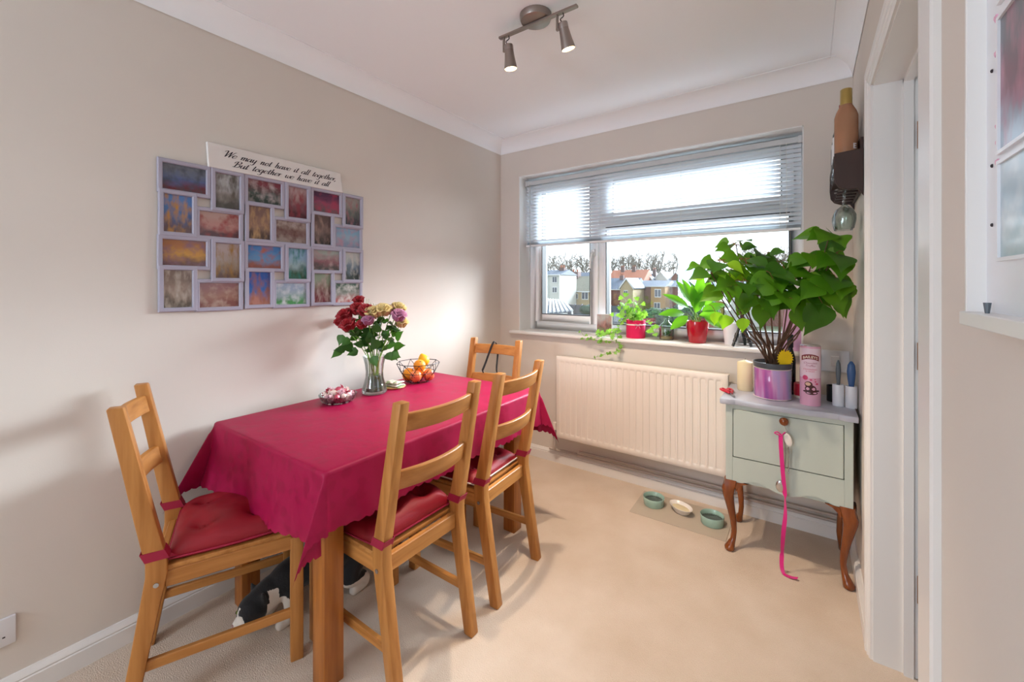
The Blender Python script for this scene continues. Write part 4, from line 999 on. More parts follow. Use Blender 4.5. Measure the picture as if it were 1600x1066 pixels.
# folding mini tripod
tr = thing('mini_tripod', 'black folding mini tripod standing on the sill', 'tripod', (1.715, 3.035, SZ))
apx = Vector((.0, .01, .150))
MB().tube([apx+Vector((0, 0, -.012)), apx+Vector((0, 0, .03))], .010, 10).build('hub', 'black_plastic', tr, smooth=50)
MB().cbox(apx+Vector((.006, 0, .055)), (.018, .03, .055)).build('clamp', 'black_plastic', tr, bevel=.004, bseg=2)
for e in (Vector((-.040, -.052, 0)), Vector((.012, .052, 0)), Vector((.052, -.018, 0))):
    f = apx.lerp(e, .5); lg = MB().tube([apx, f], .0075, 8).build('leg', 'black_plastic', tr, smooth=50)
    for q in range(3): MB().tube([f.lerp(e, q/3), f.lerp(e, (q+.85)/3)], .0115-.002*q, 8).build('leg_joint', 'black_plastic', lg, smooth=40)
# pink marbled card at the end of the sill
pk = tag(MB().prism([(1.905, SZ), (2.000, SZ), (2.000, 1.165), (1.925, 1.165)], 'y', 3.000, 3.005).build('marbled_card', 'marble_pink', None), 'pink marbled paper gift bag at the right end of the sill', 'gift bag')

# ------------------------------------------------------------------ things on the cabinet
QZ = .7482
cn = thing('pillar_candle', 'cream pillar candle with a burnt down top on the cabinet', 'candle', (1.758, 2.795, QZ))
MB().lathe([(0, 0), (.034, 0), (.0365, .003), (.0365, .143), (.034, .147), (.018, .152), (.006, .157), (0, .158)], 28).build('wax', 'candle_wax', cn, smooth=50)
MB().tube([(0, 0, .156), (.001, 0, .166)], .0011, 5).build('wick', 'wick', cn)
sc_ = thing('scissors', 'red handled scissors lying beside the candle on the cabinet', 'scissors', (1.712, 2.640, QZ), math.radians(25))
for s in (-1, 1):
    MB().prism([(-.004*s, 0), (.008*s, 0), (.004*s, -.055), (0, -.060)], 'z', .003+.002*(s > 0), .005+.002*(s > 0)).build('blade', 'steel', sc_)
    MB().tube(crom([(.004*s, .0, .007), (.010*s, .02, .009), (.024*s, .045, .010), (.026*s, .075, .010), (.012*s, .085, .010), (.004*s, .060, .010), (.006*s, .03, .009)], 4), .0055, 8).build('handle', 'red_plastic', sc_, smooth=60)
MB().tube([(0, 0, .002), (0, 0, .010)], .004, 8).build('pivot', 'steel', sc_)
pt = thing('striped_planter', 'oval pink and lilac streaked planter with a tall leafy plant', 'plant pot', (1.886, 2.712, QZ))
MB().lathe([(0, 0), (.076, 0), (.079, .003), (.079, .146), (.077, .148), (.074, .146), (.074, .006), (0, .006)], 44).build('cover_pot', 'pot_stripes', pt, smooth=50)
for z in (.004, .146): MB().lathe([(.0792, z-.0018), (.0808, z), (.0792, z+.0018)], 44).build('edge_band', 'pipe_white', pt, smooth=60)
MB().lathe([(.060, .010), (.0725, .140), (.0725, .148), (.081, .150), (.083, .170), (.0825, .174), (.079, .175), (.076, .160), (.074, .158)], 44).build('inner_pot', 'pot_grey', pt, smooth=50)
MB().lathe([(0, .152), (.0735, .152), (.05, .156), (0, .160)], 24).build('soil', 'soil', pt, smooth=60)
# yellow sun pick in the pot
sn = thing('sun_pick', 'yellow spiky sun shaped plant pick in the streaked planter', 'plant pick', (1.940, 2.672, .905)); sn.rotation_euler = (math.radians(90), 0, math.radians(30))
pp = []
for k in range(40):
    a = 2*PI*k/40; r = .038 if k % 2 else .030; pp.append((r*math.cos(a), r*1.15*math.sin(a)+.045))
MB().prism(pp, 'z', -.002, .002).build('sun_disc', 'sun_yellow', sn)
MB().tube([(0, .02, 0), (0, -.02, 0)], .002, 6).build('stick', 'stem_green', sn)
# dark bottle behind the planter
def bottle(name, label, loc, r, h, neck, m, capm, label_m=None, group=None, lz=(.25, .55), shoulder=.58, cap=.16):
    t = thing(name, label, 'bottle', loc, 0, group); s = shoulder
    prof = [(0, 0), (r*.9, 0), (r, .006), (r, h*s), (r*.86, h*(s+.06)), (neck*1.3, h*(s+.14)), (neck, h*(s+.19)), (neck, h*(1-cap*.3)), (0, h*(1-cap*.3))]
    MB().lathe(prof, 28).build('glass', m, t, smooth=50)
    MB().lathe([(0, h*(1-cap)), (neck*1.22, h*(1-cap)), (neck*1.25, h*(1-cap)+.003), (neck*1.22, h-.002), (neck*1.1, h), (0, h)], 20).build('cap', capm, t, smooth=50)
    if label_m: MB().lathe([(r*1.006, h*lz[0]), (r*1.012, h*lz[0]+.001), (r*1.012, h*lz[1]-.001), (r*1.006, h*lz[1])], 28).build('paper_label', label_m, t, smooth=50)
    return t
bottle('dark_bottle', 'slim black bottle standing behind the streaked planter', (1.955, 2.845, QZ), .024, .300, .011, 'dark_bottle', 'black_plastic', cap=.22)
# chocolate tube
TBX, TBY, TBR, TBH = 2.037, 2.668, .0395, .272
ct_ = thing('chocolate_tube', 'tall pink cardboard tube of chocolates with a dark red banner', 'tube', (TBX, TBY, QZ))
MB().lathe([(0, 0), (TBR, 0), (TBR+.0006, .002), (TBR+.0006, TBH-.002), (TBR, TBH), (TBR-.002, TBH), (TBR-.002, TBH-.004), (0, TBH-.004)], 44).build('tube_wall', 'tube_pink', ct_, smooth=50)
MB().lathe([(TBR-.003, TBH-.001), (TBR+.0010, TBH-.001), (TBR+.0012, TBH+.002), (TBR-.001, TBH+.003)], 44).build('metal_rim', 'steel', ct_, smooth=50)
TA = math.atan2(CAM.y-TBY, CAM.x-TBX)   # the printed face looks into the room
def wrap(u, v, lift=.0011): a = TA+u/TBR; return Vector(((TBR+lift)*math.cos(a), (TBR+lift)*math.sin(a), v))
def curved(b, poly, lift, nx=10):
    """fill a polygon given as (left edge u, right edge u, v) rows, bent round the tube"""
    for (ul, ur, v), (ul2, ur2, v2) in zip(poly, poly[1:]):
        b.grid(nx, 2, lambda s, t: wrap((ul+(ur-ul)*s)*(1-t)+(ul2+(ur2-ul2)*s)*t, v*(1-t)+v2*t, lift))
b = MB(); curved(b, [(-.055, .055, .128), (-.055, .055, .262)], .0009, 20); b.build('pale_panel', 'tube_pale', ct_, smooth=60)
b = MB(); b.grid(24, 3, lambda s, t: wrap(-.036+.072*s, .214+(.022*t)-14*((s-.5)*.072)**2*.55, .0012)); b.build('banner', 'tube_maroon', ct_, smooth=60)
def wrap_text(name, body, size, v0, m, arc=0, shear=0, bold=0, lift=.0016, ustretch=1):
    me_ = text_mesh(body, size, shear=shear, bold=bold)
    for vtx in me_.vertices:
        u = vtx.co.x*ustretch; vtx.co = wrap(u, v0+vtx.co.y-arc*u*u, lift)
    return put(name, me_, m, ct_)
wrap_text('lettering', 'BAILEYS', .0165, .2185, 'tube_cream', arc=7.7, bold=.0004)
wrap_text('lettering', 'Chocolate', .0125, .192, 'tube_text', shear=.4); wrap_text('lettering', 'Truffles', .0125, .180, 'tube_text', shear=.4)
wrap_text('lettering', 'STRAWBERRIES', .0078, .164, 'tube_rose'); wrap_text('lettering', '& CREAM', .0078, .155, 'tube_rose')
def disc(name, u, v, ru, rv, m, lift, seg=18): 
    b = MB(); c = [wrap(u, v, lift)]+[wrap(u+ru*math.cos(2*PI*k/seg), v+rv*math.sin(2*PI*k/seg), lift) for k in range(seg)]
    b.add(c, [(0, 1+k, 1+(k+1) % seg) for k in range(seg)]); return b.build(name, m, ct_)
disc('round_badge', -.019, .128, .011, .011, 'tube_rose', .0017)
disc('chocolate_print', .002, .078, .022, .018, 'choc', .0015); disc('chocolate_print', -.006, .098, .015, .014, 'choc', .0017); disc('cream_centre', -.008, .100, .010, .008, 'choc_cream', .0020)
for u, v, r in ((.003, .120, .005), (.018, .122, .003), (.020, .112, .004), (.026, .102, .006), (.006, .060, .024), (-.016, .066, .012), (.026, .070, .012)): disc('splash_print', u, v, r, r*.35 if v < .09 else r*.7, 'choc' if v < .09 else 'tube_rose', .0016)
# red box behind the tube, switch plate, two white holders
rb_ = thing('red_tin', 'small red tin behind the pink tube', 'tin', (2.005, 2.790, QZ))
MB().lathe([(0, 0), (.033, 0), (.034, .004), (.034, .012), (0, .012)], 24).build('base', 'tube_cream', rb_, smooth=50); MB().lathe([(0, .012), (.0345, .012), (.0345, .066), (.032, .070), (0, .070)], 24).build('lid', 'red_plastic', rb_, smooth=50)
sw = thing('wall_switch', 'white switch plate on the back wall beside the gift bag', 'switch', (0, 0, 0))
MB().box((2.085, 2.990, .855), (2.200, 2.9995, .965)).build('face_plate', 'white_ceramic', sw, bevel=.003, bseg=2); MB().box((2.125, 2.984, .885), (2.160, 2.991, .935)).build('rocker', 'white_ceramic', sw, bevel=.002)
ck = thing('black_cup', 'small black cup behind the white holders', 'cup', (2.128, 2.795, QZ)); MB().lathe([(0, 0), (.026, 0), (.027, .003), (.027, .074), (.025, .074), (.024, .01), (0, .008)], 22).build('cup', 'black_plastic', ck, smooth=50)
for k, (x, y, m_, lb, hb) in enumerate(((2.142, 2.715, 'grey_plastic', 'white cylinder holder with a grey handled brush', 'grey handled brush standing in the left white holder'), (2.188, 2.706, 'blue_plastic', 'white cylinder holder with a blue handled brush', 'blue handled brush standing in the right white holder'))):
    h_ = thing('brush_holder', lb, 'holder', (x, y, QZ)); MB().lathe([(0, 0), (.0210, 0), (.0218, .003), (.0218, .096), (.0208, .098), (.0195, .096), (.0195, .006), (0, .006)], 26).build('holder_cup', 'white_ceramic', h_, smooth=50)
    br = thing('handled_brush', hb, 'brush', (x, y, QZ+.0065))
    w_ = .0085 if k == 0 else .014
    MB().lathe([(0, 0), (w_*.55, .002), (w_*.6, .05), (w_*.7, .09), (w_*1.0, .125), (w_*1.15, .155), (w_*.95, .185), (w_*.4, .200), (0, .203)], 16, (0, 0, 0), 1, .7).build('handle', m_, br, smooth=60)
    MB().lathe([(.004, .004), (.012, .006), (.012, .030), (.004, .034)], 14).build('bristles', 'white_ceramic', br, smooth=50)
# spoon charm and ribbon hanging from the cabinet knob
hc = thing('spoon_charm', 'white and silver spoon charm hanging from the cabinet knob', 'charm', (1.940, 2.545, .60))
MB().tube([(0, -.010, .072), (.012, -.006, .04), (.002, -.006, .028)], .001, 5).build('hook_wire', 'steel', hc)
MB().ball((.016, -.006, .0), (.015, .004, .030), 14, 8, Matrix.Rotation(math.radians(-14), 4, 'Y')).build('white_bowl', 'cream_glaze', hc, smooth=180)
MB().tube(crom([(.018, -.005, -.028), (.020, -.004, -.06), (.018, -.004, -.10), (.018, -.003, -.145)], 4), [.003]*4+[.002]*8+[.004], 7).build('spoon_handle', 'steel', hc, smooth=60)
MB().tube(crom([(.004, -.004, .0), (.006, -.003, -.06), (.003, -.003, -.13), (-.003, -.003, -.19)], 4), .0022, 7).build('second_handle', 'steel', hc, smooth=60)
MB().ball((-.012, -.006, -.212), (.020, .006, .028), 14, 8, Matrix.Translation((0, 0, 0))).build('silver_bowl', 'chrome', hc, smooth=180)
b = MB(); rp0 = crom([(1.928, 2.532, .622), (1.930, 2.530, .56), (1.936, 2.531, .46), (1.944, 2.534, .36), (1.946, 2.535, .27), (1.938, 2.538, .18), (1.933, 2.540, .09), (1.932, 2.536, .035), (1.940, 2.525, .006), (1.965, 2.516, .0045), (1.992, 2.512, .012)], 5)
sides = []
for i, p in enumerate(rp0):
    f = i/(len(rp0)-1); tw = math.radians(15+70*math.sin(f*7)*(.3 < f < .62)); sides.append(Vector((math.cos(tw), -math.sin(tw), 0)) if f < .8 else Vector((.25, .95, .1)).normalized().lerp(Vector((1, 0, 0)), max(0, (.85-f)/.05)).normalized())
b.strip(rp0, .017, sides)
b.tube(crom([(1.930, 2.531, .625), (1.915, 2.528, .635), (1.905, 2.527, .628), (1.930, 2.531, .622), (1.945, 2.528, .640), (1.936, 2.529, .628)], 4), .0028, 6)
tag(b.build('pink_ribbon', 'pink_ribbon', None, solid=.0008, smooth=60), 'long magenta ribbon trailing from the spoon charm to the carpet', 'ribbon')

# ------------------------------------------------------------------ feeding mat and bowls
tag(MB().prism([(1.192, 2.636), (1.690, 2.640), (1.690, 2.925), (1.185, 2.925)], 'z', .0002, .0035).build('feeding_mat', 'mat_grey', None, bevel=.001), 'grey feeding mat on the carpet under three pet bowls', 'mat')
def bowl(x, y, label, oval=False):
    t = thing('pet_bowl', label, 'bowl', (x, y, .0037), math.radians(-30) if oval else 0, 'pet bowls on the mat')
    if oval:
        MB().lathe([(0, 0), (.036, 0), (.042, .004), (.062, .034), (.0645, .0355), (.064, .038), (.060, .036), (.040, .009), (0, .007)], 36, (0, 0, 0), 1.12, .72).build('dish', 'cream_glaze', t, smooth=50)
        MB().lathe([(0, .010), (.042, .010), (.050, .022), (.03, .026), (0, .027)], 28, (0, 0, 0), 1.1, .7).build('food', 'candle_wax', t, smooth=60)
    else:
        MB().lathe([(0, 0), (.053, 0), (.057, .005), (.0585, .030), (.0605, .046), (.059, .0485), (.057, .046), (.054, .012), (0, .009)], 36).build('dish', 'sage_glaze', t, smooth=50)
        MB().lathe([(0, .0095), (.0540, .0125), (.0555, .026), (0, .026)], 30).build('water', 'water', t, smooth=50)
bowl(1.285, 2.790, 'sage green water bowl furthest from the cabinet'); bowl(1.437, 2.795, 'cream oval food dish between the green bowls', True); bowl(1.603, 2.775, 'sage green water bowl next to the cabinet leg')

# ------------------------------------------------------------------ wine rack on the right wall
RK = thing('wine_rack', 'dark brown wall rack for bottles and glasses by the doorway', 'wine rack', (0, 0, 0))
ya, yb_, xa = 2.475, 2.880, 2.112; za = 1.690
endp = [(xa+.006, 1.845), (RX-.002, 1.852), (RX-.002, za-.030), (RX-.02, za), (xa+.05, za), (xa+.022, za+.012), (xa+.008, za+.032), (xa+.004, za+.07)]
for y in (ya, yb_): MB().prism(endp, 'y', y, y+.012).build('end_panel', 'rack_brown', RK, bevel=.002)
MB().box((xa+.01, ya+.012, 1.765), (RX-.002, yb_, 1.777)).build('bottle_shelf', 'rack_brown', RK); MB().box((RX-.012, ya+.012, za), (RX-.002, yb_, 1.90)).build('back_board', 'rack_brown', RK)
MB().box((xa+.004, ya+.012, 1.812), (xa+.012, yb_, 1.836)).build('front_rail', 'rack_brown', RK)
for y in (ya+.03, ya+.105, ya+.18, ya+.255, ya+.33): MB().box((xa+.02, y, za+.006), (RX-.012, y+.024, za+.014)).build('glass_rail', 'rack_brown', RK)
bt1 = bottle('rose_bottle', 'rose wine bottle with a gold top at the near end of the rack', (2.160, 2.535, 1.7775), .0405, .345, .0165, 'rose_wine', 'cork_gold', group='bottles in the wine rack', shoulder=.66, cap=.20)
me_ = text_mesh('E', .030, bold=.001)
for vtx in me_.vertices:
    a = math.atan2(CAM.y-2.535, CAM.x-2.160)+.75+vtx.co.x/.0405; vtx.co = Vector((.0412*math.cos(a), .0412*math.sin(a), .085+vtx.co.y))
put('lettering', me_, 'wine_label', bt1)
bottle('wine_bottle', 'dark wine bottle with a white label behind the rose bottle', (2.155, 2.628, 1.7775), .037, .315, .0125, 'dark_bottle', 'foil_red', 'wine_label', 'bottles in the wine rack')
bottle('wine_bottle', 'dark bottle with a pale blue top third along the rack', (2.155, 2.715, 1.7775), .037, .300, .0125, 'dark_bottle', 'foil_blue', 'wine_label', 'bottles in the wine rack')
bottle('wine_bottle', 'unlabelled dark bottle at the far end of the rack', (2.155, 2.805, 1.7775), .037, .285, .0125, 'dark_bottle', 'black_plastic', None, 'bottles in the wine rack')
for y, lb in ((2.549, 'upside down wine glass hanging nearest under the rack'), (2.624, 'upside down wine glass hanging second under the rack')):
    g = thing('wine_glass', lb, 'glass', (2.155, y, za+.0145), 0, 'glasses under the wine rack')
    MB().lathe([(0, .004), (.032, .0025), (.032, .001), (.006, -.002), (.0035, -.008), (.0035, -.060), (.010, -.068), (.030, -.085), (.040, -.108), (.040, -.130), (.033, -.165), (.0322, -.165), (.0390, -.130), (.0390, -.108), (.029, -.0865), (0, -.072)], 28).build('glass', 'clear_glass', g, smooth=60)

# ------------------------------------------------------------------ big photo board on the right wall near the camera
pb = thing('photo_board', 'large white photo display frame on the wall right of the doorway', 'picture frame', (0, 0, 0))
yL, yR, zB, zT = 1.024, .420, 1.262, 1.900; MXf = 2.197
MB().box((2.203, yR, zB), (RX-.0005, yL, zT)).build('backing', 'white_ceramic', pb)
MB().box((2.186, yL-.006, zB), (2.204, yL, zT)).build('left_rail', 'white_gloss', pb, bevel=.001); MB().box((2.186, yR, zB), (2.204, yR+.006, zT)).build('right_rail', 'white_gloss', pb, bevel=.001); MB().box((2.186, yR, zT-.006), (2.204, yL, zT)).build('top_rail', 'white_gloss', pb, bevel=.001)
MB().box((2.182, yR, zB-.010), (RX-.0005, yL+.003, zB+.006)).build('bottom_ledge', 'white_gloss', pb, bevel=.001)
def mount(y0, y1, z0, z1, k, pal):
    c = MB().box((2.2015, y1, z0), (2.2028, y0, z1)).build('photo', print_mat('board_print_%d' % k, *pal, seed=70+k), pb)
    b = MB()
    for a, e in (((y0, z0), (y0+.004, z1)), ((y1-.004, z0), (y1, z1)), ((y1-.004, z0-.004), (y0+.004, z0)), ((y1-.004, z1), (y0+.004, z1+.004))): b.box((2.199, a[0], a[1]), (2.203, e[0], e[1]))
    b.build('mount_edge', 'white_ceramic', c)
mount(.968, .800, 1.330, 1.432, 0, ('#c8dce8', '#a8c8dc', '#b8d0d8', '#e4eef4')); mount(.968, .876, 1.447, 1.590, 1, ('#6a6a78', '#8a4a6a', '#b8cce0', '#c07a94'))
mount(.860, .700, 1.490, 1.590, 2, ('#8a8a90', '#a0a4b0', '#5a5a60', '#c8c8d0')); mount(.968, .840, 1.612, 1.720, 3, ('#5a5a64', '#7a7a88', '#404450', '#a0a0a8'))
def heart(y, z, s):
    pts = []
    for k in range(20):
        t = 2*PI*k/20; pts.append((y-s*(16*math.sin(t)**3)/17, z+s*(13*math.cos(t)-5*math.cos(2*t)-2*math.cos(3*t)-math.cos(4*t))/17))
    MB().prism(pts, 'x', 2.2015, 2.2032).build('heart', 'tube_pink', pb)
for y, z, s in ((.983, 1.478, .003), (.981, 1.459, .004), (.981, 1.437, .005), (.985, 1.560, .004), (.985, 1.600, .005)): heart(y, z, s)
for z in (1.369, 1.437, 1.546, 1.66): MB().ball((2.2025, .998, z), (.0016, .0018, .0022), 8, 5).build('pin', 'print_dark', pb)
MB().tube([(2.195, .982, zB+.006), (2.195, .982, zB+.018)], [.002, .0035], 8).build('peg', 'grey_plastic', pb)

# ------------------------------------------------------------------ plants
random.seed(21)
BL = []
for i, (L, W, f, d) in enumerate(((.112, .084, .10, .18), (.100, .078, .14, .30), (.088, .066, .08, .10), (.118, .086, .06, .42))):
    for mname in ('leaf_a', 'leaf_b', 'leaf_c', 'leaf_lime'):
        me_ = leaf_mesh(L, W*1.06, f, d, 1.0, .3, 'leaf', 7, 10); me_.materials.append(MATS[mname]); BL.append(me_)
pln = thing('leafy_plant', 'tall green plant with broad pointed leaves in the streaked planter', 'plant', (1.886, 2.712, QZ+.152))
PO = Vector(pln.location)
def plant_leaf(base, d, sc=1, lime=False, up=None):
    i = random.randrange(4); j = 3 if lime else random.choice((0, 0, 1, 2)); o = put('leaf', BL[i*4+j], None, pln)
    n = up or Vector((random.uniform(-.25, .25)-FW.x*.75, random.uniform(-.25, .25)-FW.y*.75, .75)); M = frame_to(d, n, base-PO); o.matrix_local = M @ Matrix.Scale(sc, 4)
    return o
# rosettes: pixel, depth, number of leaves, size, droop
ROS = [(1150, 383, 1.95, 6, .72, .05), (1124, 408, 1.88, 6, .85, .2), (1112, 428, 1.86, 5, .72, .3), (1165, 408, 1.90, 6, .9, .15), (1190, 402, 1.98, 5, .9, .2), (1200, 432, 1.84, 8, 1.08, .35),
       (1158, 440, 1.84, 6, .95, .5), (1235, 438, 1.86, 7, 1.05, .35), (1262, 425, 1.85, 6, 1.0, .25), (1296, 368, 1.78, 8, 1.05, .05), (1303, 398, 1.76, 8, 1.05, .35), (1306, 438, 1.74, 7, 1.05, .55),
       (1282, 452, 1.76, 6, 1.1, .6), (1252, 460, 1.80, 5, 1.15, .8), (1184, 462, 1.82, 5, 1.05, .8), (1135, 452, 1.84, 4, .85, .7), (1100, 418, 1.92, 5, .62, .3), (1138, 424, 1.93, 6, .8, .35), (1180, 420, 1.90, 6, .95, .4), (1218, 410, 1.96, 6, .95, .2), (1272, 400, 1.82, 5, .95, .3), (1218, 455, 1.80, 6, 1.0, .7)]
stems = [(-.02, .0), (.015, .01), (.0, -.015), (.02, -.01), (-.012, .015), (.005, .02)]
forks = {}
for i, (px, py, dd, n, sc, dr2) in enumerate(ROS):
    c = atd(px, py, dd); c.x = min(c.x, RX-.075); key = 0 if px < 1170 else (1 if px < 1245 else 2); sx, sy = stems[i % 6]
    foot = PO+Vector((sx, sy, 0)); fk = PO+Vector(((c-PO).x*.42+sx, (c-PO).y*.42+sy, .11+.12*(c.z-PO.z)+.01*(i % 3)))
    path = crom([foot, foot.lerp(fk, .5)+Vector((0, 0, .02)), fk, fk.lerp(c, .6)+Vector((0, 0, -.01)), c], 4)
    MB().tube([p-PO for p in path], [.0046-.0026*k/(len(path)-1) for k in range(len(path))], 7).build('stem', 'stem_brown', pln, smooth=60)
    a0 = random.random()*6
    for k in range(n):
        a = a0+2*PI*k/n+random.uniform(-.25, .25); rng = .020+random.random()*.018
        d = Vector((math.cos(a), math.sin(a), -dr2+random.uniform(-.25, .25)))
        hz = Vector((math.cos(a), math.sin(a), .25)); bs = c+hz*rng+Vector((0, 0, random.uniform(-.025, .012)))
        # keep clear of the side wall and the window plane
        tip = bs+d.normalized()*.115*sc
        if tip.x > RX-.05: d.x -= (tip.x-RX+.052)/.08; tip = bs+d.normalized()*.115*sc
        MB().tube([c-PO, (c+bs)/2-PO+Vector((0, 0, .006)), bs-PO], .0013, 5).build('leaf_stalk', 'twig_red', pln, smooth=60)
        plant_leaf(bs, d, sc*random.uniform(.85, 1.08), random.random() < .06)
# lime leaves hanging low, lit from behind, and the big hanging pair at the right
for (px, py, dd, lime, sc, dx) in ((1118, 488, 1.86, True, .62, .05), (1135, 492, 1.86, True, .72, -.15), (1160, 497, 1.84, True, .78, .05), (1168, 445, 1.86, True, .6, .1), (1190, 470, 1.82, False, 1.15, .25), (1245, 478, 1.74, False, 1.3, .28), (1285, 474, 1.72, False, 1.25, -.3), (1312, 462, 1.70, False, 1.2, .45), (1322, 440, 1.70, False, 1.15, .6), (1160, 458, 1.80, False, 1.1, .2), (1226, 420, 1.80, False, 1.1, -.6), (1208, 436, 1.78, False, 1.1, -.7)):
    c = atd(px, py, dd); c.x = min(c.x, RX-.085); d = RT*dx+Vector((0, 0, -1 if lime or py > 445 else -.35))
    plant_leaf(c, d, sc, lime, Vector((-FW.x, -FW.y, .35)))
    st = c+Vector((0, 0, .035))-RT*.03; MB().tube([c-PO, (c+st)/2+Vector((0, 0, .01))-PO, st-PO], .0012, 5).build('leaf_stalk', 'twig_red', pln, smooth=60)

# ivy: lobed leaves on trailing vines
def ivy_mesh(s):
    pts = [(0, 0), (.28, -.08), (.55, .10), (.36, .34), (.50, .56), (.22, .60), (0, 1.0), (-.22, .60), (-.50, .56), (-.36, .34), (-.55, .10), (-.28, -.08)]
    b = MB(); c = [(0, .35*s, .05*s)]+[(x*s, y*s, -.06*s*abs(x)-.10*s*max(0, y-.5)) for x, y in pts]; n = len(pts)
    b.add(c, [(0, 1+k, 1+(k+1) % n) for k in range(n)]); me_ = b.mesh('leaf', smooth=180); me_.materials.append(MATS['ivy_leaf']); return me_
IV = [ivy_mesh(s) for s in (.036, .030, .024, .042)]
ivy = thing('ivy_plant', 'variegated ivy in the pink felt pot trailing over the sill', 'plant', (1.078, 3.080, SZ+.105)); IO = Vector(ivy.location)
def vine(pts, step, r=.0013, sp=.016, sizes=(0, 1, 2), lit=None):
    P_ = crom(pts, 6); MB().tube([p-IO for p in P_], r, 5).build('vine', 'stem_green', ivy, smooth=60); acc = 0
    for i in range(1, len(P_)):
        acc += (P_[i]-P_[i-1]).length
        if acc > step:
            acc = 0; a = random.random()*6.28; o = put('leaf', IV[random.choice(sizes)], None, ivy)
            bs = P_[i]+Vector((math.cos(a)*sp, math.sin(a)*sp*.8, random.uniform(-.3, 1)*sp)); bs.y = min(bs.y, 3.135)
            d = Vector((math.cos(a), math.sin(a)*.7, random.uniform(-.9, .3))); o.matrix_local = frame_to(d, (random.uniform(-.4, .4), -.9, random.uniform(.2, .9)), bs-IO)
            MB().tube([P_[i]-IO, bs-IO], .0007, 4).build('leaf_stalk', 'stem_green', ivy)
top = IO+Vector((0, 0, 0))
for (px, py, y) in ((970, 462, 3.08), (985, 470, 3.06), (1000, 478, 3.08), (965, 478, 3.05), (1010, 490, 3.05), (978, 492, 3.03), (995, 488, 3.02), (962, 495, 3.06), (985, 480, 3.10), (972, 485, 3.06), (990, 496, 3.01), (1003, 468, 3.10)):
    e = aty(px, py, y); vine([top+Vector((random.uniform(-.03, .03), random.uniform(-.02, .02), 0)), top.lerp(e, .5)+Vector((0, 0, .03)), e], .014, sizes=(0, 1, 3))
vine([top+Vector((.02, -.03, .005)), aty(1005, 494, 3.02), aty(1016, 506, 3.01), aty(1022, 520, 3.0), aty(1026, 512, 3.01)], .014, sizes=(0, 1))
vine([top+Vector((-.03, -.03, .005)), aty(968, 500, 3.0), aty(965, 520, 2.985), aty(962, 532, 2.955), aty(940, 533, 2.955), aty(925, 531, 2.955), aty(915, 528, 2.96), aty(909, 520, 2.965)], .013, sizes=(1, 2))
vine([aty(965, 515, 2.985), aty(950, 523, 2.97), aty(942, 520, 2.97), aty(930, 528, 2.965)], .011, sizes=(0, 1))
vine([aty(962, 531, 2.955), aty(965.5, 538, 2.945), aty(966, 545, 2.945), aty(963, 549, 2.945), aty(950, 552, 2.94), aty(938, 556, 2.94), aty(928, 559, 2.935)], .012, sizes=(2, 2, 1), sp=.008)

# peace lily
lil = thing('peace_lily', 'peace lily with long arching leaves in the glossy red pot', 'plant', (1.470, 3.060, SZ+.122)); LO = Vector(lil.location)
for (px, py, dx, dz, L, y) in ((1078, 462, -.35, .9, .17, 3.05), (1088, 455, .15, 1, .18, 3.06), (1068, 472, -.8, .55, .18, 3.03), (1096, 468, .6, .7, .17, 3.04), (1060, 486, -1, .1, .17, 3.02), (1100, 480, .9, .35, .16, 3.02), (1080, 475, -.1, .9, .15, 3.0), (1092, 490, .7, .1, .14, 3.0), (1066, 492, -.8, -.5, .15, 3.0), (1104, 492, .8, -.6, .12, 3.0), (1072, 458, -.5, .9, .16, 3.09), (1098, 455, .5, .95, .16, 3.08), (1084, 484, .2, .5, .15, 2.98)):
    root = LO+Vector((random.uniform(-.018, .018), random.uniform(-.018, .018), 0)); mid = aty(px, py, y); st = root.lerp(mid, .62)+Vector((0, 0, .012))
    MB().tube(crom([root-LO, root.lerp(st, .6)-LO+Vector((0, 0, .012)), st-LO], 4), .0016, 6).build('leaf_stalk', 'stem_green', lil, smooth=60)
    me_ = leaf_mesh(L, .052, .14, .22 if dz > 0 else .05, .4, .9, 'leaf', 5, 10); o = put('leaf', me_, 'lily_leaf', lil)
    dd_ = (RT*dx+Vector((0, 0, dz))-FW*random.uniform(.0, .35)); tipp = st+dd_.normalized()*L
    if tipp.y > 3.13: dd_.y -= (tipp.y-3.13)/L
    o.matrix_local = frame_to(dd_, (-FW.x*.8, -FW.y*.8, .6), st-LO)
# small cone hanging by the plant

# ------------------------------------------------------------------ outside the window
random.seed(5)
mat('out_ground', '#666c54', .9, var=.3, vscale=.3)
mat('render_cream', '#a8987a', .9, var=.1, vscale=2); mat('render_white', '#b4b4b0', .9); mat('brick_far', '#8a655b', .9, var=.3, vscale=6); mat('brick_tan', '#a8865a', .9, var=.2, vscale=6)
mat('slate', '#596474', .7, var=.25, vscale=5); mat('tile_red', '#a8705a', .85, var=.25, vscale=5); mat('tile_grey', '#87867a', .85, var=.25, vscale=4)
mat('barge_white', '#c8cacc', .6); mat('far_glass', '#46505c', .1); mat('chimney_brick', '#6a5a58', .9); mat('bark_pale', '#6e6a62', 1); mat('conifer', '#476a56', 1, var=.3, vscale=3); mat('hedge', '#4f6456', 1, var=.4, vscale=3); mat('fence_grey', '#5c6068', .9)
GZ = -4.2
struct(MB().box((-220, 3.6, GZ-.3), (160, 420, GZ)).build('ground_outside', 'out_ground'))
